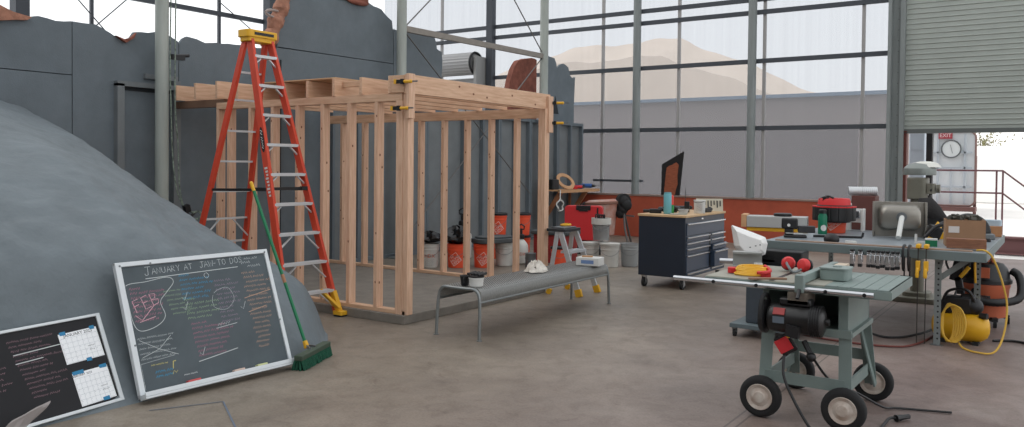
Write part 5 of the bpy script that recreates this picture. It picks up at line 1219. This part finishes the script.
for k, (x, lab) in enumerate(((-1.105, 'left long yellow bar clamp hanging from the work table edge'), (-1.04, 'right long yellow bar clamp hanging from the work table edge'))):
    t = thing('bar_clamp', lab, 'clamp', (x, ty0-.055, TZ), group='yellow bar clamps on the table edge')
    MB().box(-.004, .004, -.006, .006, -.84, .05).build('bar', mat('dark bar', (62, 58, 54), .5, .4), t)
    MB().box(-.018, .018, -.03, .07, .014, .05).build('fixed_jaw', m_yellow, t, bev=.006)
    MB().box(-.018, .018, -.025, .03, -.19, -.10).lathe([(.012, 0), (.017, .02), (.014, .08), (.009, .09)], (0, -.045, -.25), 10).build('sliding_handle', m_yellow, t, bev=.005)
    MB().box(-.012, .012, -.02, .02, -.22, -.19).build('black_trigger', m_black, t)

# things on the work table
# bucket with pocket organiser
bx, by = -2.17, 9.62
t = bucket('orange bucket wearing a red and black pocket organiser on the work table', (bx, by, TZ), m_orange, None, 'square', .95, None, az=math.atan2(-by, -bx)-.15)
MB(t).lathe([(.15, .32), (.185, .31), (.2, .28), (.195, .15), (.165, .12), (.142, .13)], (bx, by, TZ), 28).build('black_skirt', m_black, t)
MB(t).lathe([(.155, .29), (.176, .30), (.17, .36), (.16, .385), (.13, .38), (.13, .29)], (bx, by, TZ), 28).build('red_collar', m_red, t)
az0 = math.atan2(-by, -bx)
for k in range(9):
    a = az0-1.5+3.0*k/8; u = V(math.cos(a), math.sin(a), 0); c = V(bx, by, TZ)+u*.208
    p_ = MB(t).rbox(c+V(0, 0, .215), (.04, .092, .15), .018, Matrix.Rotation(a, 3, 'Z')).build('pocket', m_black, t)
    MB(t).rbox(c+V(0, 0, .294), (.046, .095, .014), .018, Matrix.Rotation(a, 3, 'Z')).build('red_binding', m_red, p_)
MB(t).cbox((bx-.06, by-.13, TZ+.38), (.05, .04, .05), (10, 20, 0)).tube(spline([(bx-.14, by-.08, TZ+.37), (bx-.05, by-.11, TZ+.41), (bx+.02, by-.12, TZ+.39)]), .012, n=6).build('tool_tips', m_black, t)
t = thing('drink_bottle', 'green bottle with white round label on the work table left of the organiser bucket', 'bottle', (-2.22, 9.32, TZ))
MB(t).lathe([(.044, 0), (.048, .008), (.048, .19), (.04, .215), (.04, .225)], (-2.22, 9.32, TZ), 20).build('body', mat('dark green', (10, 112, 82), .4), t)
MB(t).lathe([(.042, .225), (.042, .262), (.03, .27), (0, .27)], (-2.22, 9.32, TZ), 18).build('cap', m_black, t)
fn = wrap((-2.22, 9.32, TZ), .0485, .07, math.atan2(-9.32, 2.22)+.25); mb = MB(t); mb.add([fn(0, 0)]+[fn(.03*math.cos(a*PI/10), .034*math.sin(a*PI/10)) for a in range(20)], [(0, 1+k, 1+(k+1) % 20) for k in range(20)]); mb.build('round_label', m_white, t, smooth=0)
# steel sink tipped on edge
t = thing('sink', 'stainless steel sink tipped on edge showing its underside and drain', 'sink', (-1.44, 9.42, TZ))
m_sink = mat('dull stainless', (150, 146, 138), .35, .7, var=.1, vscale=3)
F = Frame((-1.475, 9.46, TZ+.19), (.93, .26, 0), (0, .02, 1))
MB(t).prism([(a, b) for a, b in rr(.52, .37, .03)], lambda a, b, c: F(a, b-.0, c), -.02, 0).fbox(F, .24, .26, -.185, .185, 0, .05).fbox(F, -.26, -.245, -.185, .185, 0, .05).build('rim', m_sink, t, bev=.003)
rg = []
for c_, w_, h_, r_ in ((0, .41, .27, .06), (.10, .39, .25, .07), (.16, .37, .23, .08), (.175, .33, .19, .08), (.178, .1, .1, .045)):
    rg.append([F(a, b+.02, c_) for a, b in rr(w_, h_, r_, 6)])
MB(t).rings(rg).build('bowl', m_sink, t, smooth=50)
MB(t).cyl(F(0, .03, .185), F(0, .03, .20), .05, n=20).cyl(F(0, .03, .2), F(0, .03, .225), .03, n=16).build('drain', m_steel, t)
MB(t).cyl(F(0, .03, .21), F(-.06, -.17, .46), .026, n=14).build('drain_pipe', mat('white pipe', (206, 208, 204), .45), t)
for a in (-.245, .245): MB(t).fbox(F, a-.012, a+.012, -.185, -.13, -.02, .0).build('clip', m_black, t)
# black drill in the front left
t = thing('impact_driver', 'black power tool lying near the front left of the work table', 'power tool', (-2.33, 8.62, TZ))
F = Frame((-2.34, 8.66, TZ), (.95, .3, 0), (0, 0, 1))
MB(t).fbox(F, -.13, .03, .09, .2, -.05, .05).fbox(F, -.1, -.01, .02, .1, -.035, .035).fbox(F, -.11, .12, .0, .03, -.06, .06).build('motor_housing', m_black, t, bev=.018)
MB(t).fbox(F, .03, .2, .055, .125, -.04, .04).build('battery', mat('charcoal tool', (46, 46, 48), .5), t, bev=.01)
MB(t).cyl(F(-.06, .13, .05), F(-.06, .13, .054), .016, n=12).fbox(F, -.09, .08, .045, .052, .05, .053).build('pale_badge', m_white, t)
# long white box and yellow level behind
t = thing('fixture_box', 'long pale grey rectangular box across the left side of the work table', 'box', (-2.6, 9.2, TZ+.045))
F = Frame((-2.66, 9.42, TZ+.045), (.98, .2, 0), (0, 0, 1))
MB(t).fbox(F, -.40, .25, 0, .125, -.14, .14).build('box', mat('pale grey sheet', (176, 176, 174), .5), t, bev=.004)
MB(t).fbox(F, -.46, -.402, -.0, .14, -.14, .14).build('wood_end', m_ply, t)
t = thing('spirit_level', 'yellow spirit level lying under the long pale box', 'level', (-2.6, 9.1, TZ))
MB(t).fbox(F, -.40, .26, -.044, -.002, .05, .12).build('bar', m_yellow, t, bev=.003)
MB(t).fbox(F, -.36, .22, -.044, -.004, -.1, .0).build('rear_bar', mat('rear bar', (90, 84, 70), .6), t)
o = MB(loc(-2.62, 9.3, TZ+.17)).lathe([(.09, .17), (.1, .175), (.1, .2), (.08, .205), (0, .205)], (-2.68, 9.42, TZ), 18, None).build('sanding_disc', m_black); tag(o, 'black round disc tool on top of the long pale box', 'disc')
# red brown cabinet with duct pipe beyond the table
t = thing('brown_post_box', 'red brown upright box on the back of the work table, carrying a silver duct', 'box', (-2.05, 10.4, TZ))
MB(t).box(-2.12, -1.86, 10.25, 10.5, TZ+.001, TZ+.40).build('body', mat('red brown laminate', (98, 56, 50), .6, var=.08), t, bev=.004)
t = thing('duct_pipe', 'short silver ribbed duct lying on the red brown box', 'duct', (-2.05, 10.4, TZ+.40))
a0, a1 = V(-2.17, 10.32, TZ+.454), V(-1.87, 10.42, TZ+.454); d = a1-a0
MB(t).rings([[a0+d*k/30+Matrix.Rotation(math.atan2(d.y, d.x), 3, 'Z') @ V(0, (.05+.003*(k % 2))*math.cos(q*PI/10), (.05+.003*(k % 2))*math.sin(q*PI/10)) for q in range(20)] for k in range(31)], caps=False).build('duct', m_alu, t, smooth=30)
t = thing('wall_bracket', 'pale white plastic bracket between the organiser bucket and the brown box', 'bracket', (-2.06, 9.95, TZ))
MB(t).box(-2.09, -1.93, 10.0, 10.03, TZ+.10, TZ+.26).box(-1.96, -1.93, 9.98, 10.1, TZ, TZ+.26).box(-2.14, -2.08, 9.98, 10.1, TZ, TZ+.32).build('plate', m_white, t, bev=.008)
MB(t).box(-2.05, -1.97, 9.985, 10.0, TZ+.15, TZ+.24).build('chrome_panel', m_chrome, t, bev=.01)
o = MB(loc(-1.9, 8.3, TZ)).sphere((-1.90, 8.34, TZ+.03), .075, sc3=(1, .8, .8)).build('crumpled_hat', m_black); tag(o, 'crumpled black cap at the front edge of the work table', 'cap')
for v in o.data.vertices:
    if v.co.z < .002: v.co.z = .002
o.location.z = TZ
for v in o.data.vertices: v.co.z = max(.001, v.co.z)
o = MB(loc(-1.95, 8.9, TZ)).bar((-2.2, 8.85, TZ+.012), (-1.75, 9.0, TZ+.012), .025, .022).bar((-1.75, 9.0, TZ+.012), (-1.74, 9.01, TZ+.06), .02, .02, (0, 1, 0)).build('pry_bar', m_black); tag(o, 'black pry bar lying in front of the organiser bucket', 'pry bar')
o = MB(loc(-1.75, 8.4, TZ)).cbox((-1.73, 8.38, TZ+.012), (.1, .06, .02), (0, 0, 15)).build('putty_knife', m_white); tag(o, 'small white scraper beside the black cap', 'scraper')
# cardboard box, wood block, green box, bracket, mitre saw
t = thing('cardboard_box', 'open brown cardboard box full of metal bits at the right end of the table', 'box', (-.93, 8.75, TZ))
F = Frame((-.81, 8.82, TZ+.001), (.985, .17, 0), (0, 0, 1))
m_kraft = mat('kraft cardboard', (150, 116, 88), .8, var=.05)
MB(t).fbox(F, -.165, .165, 0, .25, .13, .136).fbox(F, -.165, .165, 0, .25, -.136, -.13).fbox(F, -.165, -.159, 0, .25, -.13, .13).fbox(F, .159, .165, 0, .25, -.13, .13).fbox(F, -.165, .165, 0, .006, -.13, .13).build('carton', m_kraft, t)
MB(t).fbox(F, -.14, -.05, .13, .19, .137, .1385).build('shipping_label', mat('label grey white', (206, 200, 196), .7), t)
mb = MB(t)
for k in range(26): mb.cbox(F(rng.uniform(-.13, .13), .25+rng.uniform(-.005, .02), rng.uniform(-.1, .1)), (.06, .03, .03), (rng.uniform(0, 90), rng.uniform(0, 90), rng.uniform(0, 90)))
mb.build('metal_bits', mat('dark metal bits', (72, 70, 62), .5, .4), t)
t = thing('wood_block', 'reddish brown timber block in front of the cardboard box', 'wood block', (-.8, 8.35, TZ))
F2 = Frame((-.75, 8.40, TZ), (.99, .1, 0), (0, 0, 1))
o = MB(t).fbox(F2, -.16, .155, 0.013, .10, -.05, .05).build('block', mat('brown cedar', (140, 96, 70), .7, rgb2=(112, 72, 54), vscale=4, stretch=(2, 12, 12)), t, bev=.003)
t = thing('screw_box', 'small green and white carton left of the cardboard box', 'box', (-1.1, 8.5, TZ))
MB(t).cbox((-1.055, 8.55, TZ+.03), (.1, .07, .06), (0, 0, 10)).build('carton', mat('carton green', (14, 110, 72), .6), t, bev=.002)
MB(t).cbox((-1.055, 8.55, TZ+.067), (.104, .074, .014), (0, 0, 10)).build('white_lid', m_white, t)
o = MB(loc(-1.15, 8.75, TZ)).bar((-1.22, 8.8, TZ+.012), (-1.1, 8.84, TZ+.012), .03, .02).bar((-1.22, 8.8, TZ+.0), (-1.22, 8.8, TZ+.09), .02, .03, (0, 1, 0)).build('angle_bracket', m_white); tag(o, 'white angle bracket standing between sink and green carton', 'bracket')
t = thing('chop_saw', 'grey chop saw with large round blade guard behind the cardboard box', 'chop saw', (-.85, 9.9, TZ))
F = Frame((-.86, 9.85, TZ), (.97, .2, 0), (0, 0, 1))
po = [(.2*math.cos(a), .2*math.sin(a)) for a in [PI*k/18 for k in range(19)]]
MB(t).prism([(a, b+.06) for a, b in po], lambda a, b, c: F(a, b, c), -.05, .05).build('blade_guard', mat('dark guard', (66, 68, 70), .5, .3), t, bev=.01)
MB(t).prism([(.13*math.cos(a*PI/18)+.01, .1*math.sin(a*PI/18)+.12) for a in range(36)], lambda a, b, c: F(a, b, c), .05, .056).build('guard_window', mat('pale guard plate', (150, 164, 160), .4), t)
MB(t).fbox(F, -.28, .22, 0, .06, -.2, .16).build('base', m_steel, t, bev=.01)
MB(t).tube([F(-.2, .16, 0), F(-.34, .1, .05), F(-.5, .08, .06)], .03, n=8).build('arm', m_black, t)
t = thing('lumber_offcut', 'orange brown lumber offcut at the back right corner of the table', 'lumber', (-.68, 10.2, TZ))
MB(t).cbox((-.71, 10.32, TZ+.06), (.22, .3, .11), (0, 0, 8)).build('block', mat('orange lumber', (170, 122, 84), .7, var=.12), t, bev=.003)
o = MB(loc(-.7, 10.1, TZ+.115)).rbox((-.71, 10.32, TZ+.146), (.24, .18, .06), .03).build('parts_tray', mat('pale blue tray', (166, 184, 196), .4)); tag(o, 'pale blue tray on the orange lumber offcut', 'tray')
o = MB(loc(-.68, 9.5, TZ)).rbox((-.68, 9.45, TZ+.018), (.1, .07, .034), .02).build('small_puck', m_black, bev=.004); tag(o, 'small black puck near the right edge of the work table', 'puck')
t = thing('tool_tangle', 'yellow tipped black and white hand tools between sink and cardboard box', 'tool', (-1.1, 9.2, TZ))
MB(t).cbox((-1.12, 9.3, TZ+.085), (.12, .1, .12), (10, 20, 30)).tube(spline([(-1.2, 9.2, TZ+.025), (-1.1, 9.25, TZ+.14), (-1.02, 9.3, TZ+.16), (-1.0, 9.4, TZ+.1)]), .022, n=7).build('grip', m_black, t, bev=.01)
MB(t).lathe([(.05, 0), (.035, .06), (.008, .11), (0, .115)], (-1.12, 9.56, TZ+.063), 12).cbox((-1.12, 9.56, TZ+.033), (.2, .16, .06), (0, 0, 10)).build('yellow_cone', m_yellow, t)
# leather cover over stool behind
r = thing('black_cover', 'black draped cover behind the sink, beside the drill press head', 'cover', (-1.25, 10.25, TZ))
mb = MB(r); F = Frame((-1.26, 10.3, TZ), (.97, .2, 0), (0, 0, 1)); rg = []
for k, (a, w_, h_, b0) in enumerate(((-.18, .04, .03, .25), (-.14, .11, .12, .27), (-.02, .13, .15, .25), (.07, .1, .12, .19), (.15, .06, .07, .11), (.3, .04, .04, .05))):
    rg.append([F(a, b0+h_*math.sin(q*PI/8)*(1+.15*math.sin(q*2+k)), w_*math.cos(q*PI/8)) for q in range(16)])
mb.rings(rg).build('cloth', mat('black canvas', (34, 32, 32), .85, bump=.3), r, smooth=60)
MB(r).box(-1.42, -1.12, 10.2, 10.42, TZ, TZ+.18).build('hidden_base', m_black, r)

# ------------------------------------------------------------------ drill press behind the table
dp = thing('drill_press', 'old grey olive drill press standing behind the work table', 'drill press', (-1.5, 10.98, 0))
m_olive = mat('olive grey machine', (112, 110, 98), .5, .2, var=.12, vscale=6)
MB(dp).rbox((-1.5, 10.98, .03), (.5, .58, .06), .05).rbox((-1.5, 10.98, .08), (.3, .34, .06), .08).build('base', m_olive, dp, bev=.008)
MB(dp).cyl((-1.5, 10.98, .08), (-1.5, 10.98, 1.15), .075, n=22).build('column', m_olive, dp)
hd = MB(dp).rbox((-1.5, 10.93, 1.36), (.22, .30, .26), .06).rbox((-1.5, 10.92, 1.2), (.15, .2, .1), .05).build('head', m_olive, dp, bev=.012)
MB(dp).rbox((-1.36, 10.9, 1.36), (.1, .2, .12), .03).cyl((-1.3, 10.9, 1.36), (-1.26, 10.9, 1.36), .05, n=14).build('motor_side', m_olive, hd)
MB(dp).lathe([(.18, 1.52), (.185, 1.54), (.18, 1.60), (.13, 1.65), (.05, 1.67), (0, 1.672)], (-1.49, 10.95, 0), 24).build('pulley_hood', mat('grey hood', (132, 138, 134), .4, .3), dp)
MB(dp).lathe([(.182, 1.615), (.14, 1.665), (.06, 1.685), (0, 1.687)], (-1.44, 11.0, 0), 20).build('white_cap', mat('white plastic cap', (216, 216, 208), .6), dp)
MB(dp).cyl((-1.5, 10.85, .98), (-1.5, 10.85, 1.18), .035, n=14).build('spindle', m_steel, dp)
mb = MB(dp)
for k in range(3): a = k*2*PI/3+.4; mb.cyl((-1.38, 10.9, 1.26), (-1.34, 10.9+.16*math.cos(a), 1.26+.16*math.sin(a)), .008, n=6)
mb.build('feed_handle', m_black, dp)

# ------------------------------------------------------------------ compressor, hose and vacuum
ac = thing('air_compressor', 'yellow pancake air compressor with black motor and coiled yellow hose', 'compressor', (-.76, 8.5, 0))
c = V(-.80, 8.56, .15)
MB(ac).lathe([(.0, -.24), (.05, -.235), (.09, -.22), (.125, -.17), (.135, -.1), (.135, .1), (.125, .17), (.09, .22), (.05, .235), (0, .24)], c, 26, Matrix.Rotation(R(90), 3, 'Y') ).build('tank', mat('compressor yellow', (222, 168, 28), .4), ac, smooth=60)
MB(ac).cbox(c+V(-.02, 0, .2), (.22, .16, .15)).sphere(c+V(.1, 0, .19), .085).cbox(c+V(-.12, 0, .17), (.1, .14, .12)).cyl(c+V(.0, -.02, .26), c+V(.12, -.02, .26), .045).build('motor_pump', m_black, ac, bev=.015)
MB(ac).tube(spline([c+V(-.16, -.05, .14), c+V(-.1, -.07, .32), c+V(.06, -.07, .34), c+V(.14, -.05, .18)]), .013, n=7).build('carry_handle', m_black, ac)
MB(ac).cyl(c+V(.16, -.06, .12), c+V(.22, -.08, .12), .028, n=10).cyl(c+V(.08, -.03, .13), c+V(.08, -.03, .16), .016, n=8).build('regulator', m_black, ac)
for x in (-.13, .13): MB(ac).cbox(c+V(x, 0, -.135), (.05, .2, .03)).build('rubber_foot', m_blackr, ac)
m_hose = mat('amber hose', (206, 164, 62), .45)
t = thing('air_hose', 'amber air hose coiled over the compressor and looping up to the table', 'hose', (-.85, 8.35, 0))
mb = MB(t)
for k in range(6):
    w_ = .045+.011*k; cx_ = -.875+.008*k; zc = .21+.008*rng.uniform(-1, 1)
    mb.tube([(cx_+w_*math.cos(a*PI/12), 8.33-.006*k+.02*math.sin(a*PI/12), zc+(.165+.006*rng.uniform(-1, 1))*math.sin(a*PI/12)) for a in range(24)], .0085, n=6, closed=True)
mb.build('coil', m_hose, t)
MB(t).tube(spline([(-.80, 8.34, .05), (-.74, 8.22, .012), (-.62, 8.10, .012), (-.50, 8.10, .03), (-.44, 8.2, .16), (-.42, 8.28, .4), (-.46, 8.27, .62), (-.53, 8.24, .82), (-.59, 8.24, .885), (-.66, 8.3, .88)], 8), .0085, n=7).build('loop', m_hose, t)
vc = thing('shop_vacuum', 'orange drum shop vacuum with black lid and hose behind the compressor', 'vacuum', (-.70, 9.75, 0))
c = (-.70, 9.75, 0)
m_vac = mat('vacuum orange', (196, 104, 72), .5)
MB(vc).lathe([(.17, .08), (.2, .09), (.225, .38), (.235, .40), (.235, .43)], c, 28).build('drum', m_vac, vc)
MB(vc).lathe([(.24, .43), (.25, .435), (.25, .47), (.235, .48), (.21, .58), (.17, .63), (.08, .65), (0, .65)], c, 28).build('lid', m_black, vc)
MB(vc).box(-.76, -.64, 9.5, 9.58, .50, .60).rbox((-0.70, 9.72, .66), (.09, .1, .06), .03).tube([(-0.78, 9.7, .63), (-0.76, 9.7, .70), (-0.64, 9.7, .70), (-0.62, 9.7, .63)], .02, n=8).build('handle_latch', m_vac, vc)
MB(vc).cbox((-0.76, 9.52, .29), (.26, .06, .06), (0, 0, 0)).build('bumper', m_black, vc, bev=.01)
pts = spline([(-0.76, 9.50, .36), (-0.76, 9.44, .33), (-0.70, 9.42, .28), (-0.55, 9.45, .27), (-0.40, 9.58, .30), (-0.37, 9.66, .40), (-0.40, 9.74, .52), (-0.46, 9.78, .56)], 10)
MB(vc).tube(pts, [.038+.003*(k % 2) for k in range(len(pts))], n=12).build('hose', m_black, vc)
for k in range(4):
    a = k*PI/2+.5; p = V(c[0]+.24*math.cos(a), c[1]+.24*math.sin(a), .0)
    c_ = MB(vc).bar(V(c[0]+.12*math.cos(a), c[1]+.12*math.sin(a), .09), p+V(0, 0, .075), .06, .04).build('caster_arm', m_black, vc)
    MB(vc).cyl(p+V(-.015, 0, .032), p+V(.015, 0, .032), .032, n=14).build('caster', m_blackr, c_)
# cords on the floor to the right
for label, pts, r_, m_ in (
    ('dark cord hanging in a curve under the work table', [(-2.0, 8.6, .25), (-1.75, 8.4, .12), (-1.45, 8.3, .02), (-1.2, 8.5, .02), (-1.0, 8.9, .1), (-.9, 9.3, .4)], .012, m_black),
    ('reddish cord running along the floor under the work table', [(-2.6, 8.3, .012), (-1.9, 7.9, .012), (-1.3, 7.9, .012), (-1.1, 8.2, .012), (-1.0, 9.0, .012), (-.9, 9.8, .012)], .01, mat('cord red brown', (104, 52, 46), .6)),
    ('black cord snaking over the floor right of the compressor', [(-.55, 8.75, .012), (-.40, 8.85, .012), (-.25, 8.8, .012), (-.15, 8.95, .012), (-.3, 9.1, .012), (-.1, 9.2, .012), (.1, 9.0, .012)], .012, m_black),
    ('thin black cord from the vacuum along the right edge', [(-.30, 9.9, .2), (-.2, 9.5, .1), (-.1, 9.2, .02), (.15, 8.6, .02)], .007, m_black)):
    o = MB(loc(*[sum(p[i] for p in pts)/len(pts) for i in (0, 1)])).tube(spline(pts, 7), r_, n=6).build('floor_cord', m_); tag(o, label, 'cord', 'cords on the floor')
t = thing('clutter_tools', 'black drills and a yellow handled tool hanging under the right end of the table', 'tool', (-.82, 8.55, 0))
MB(t).cbox((-.84, 8.62, .66), (.09, .07, .2), (0, 12, 0)).tube(spline([(-.86, 8.6, .82), (-.93, 8.58, .74), (-.88, 8.6, .62), (-.80, 8.62, .58), (-.74, 8.6, .72), (-.78, 8.6, .83)]), .011, n=6).cbox((-.82, 8.62, .52), (.06, .07, .16), (0, -10, 0)).build('black_bodies', m_black, t, bev=.01)
MB(t).bar((-.81, 8.56, .60), (-.74, 8.56, .70), .035, .035).bar((-.70, 8.6, .80), (-.69, 8.6, .55), .02, .02).build('yellow_handle', m_yellow, t, bev=.006)
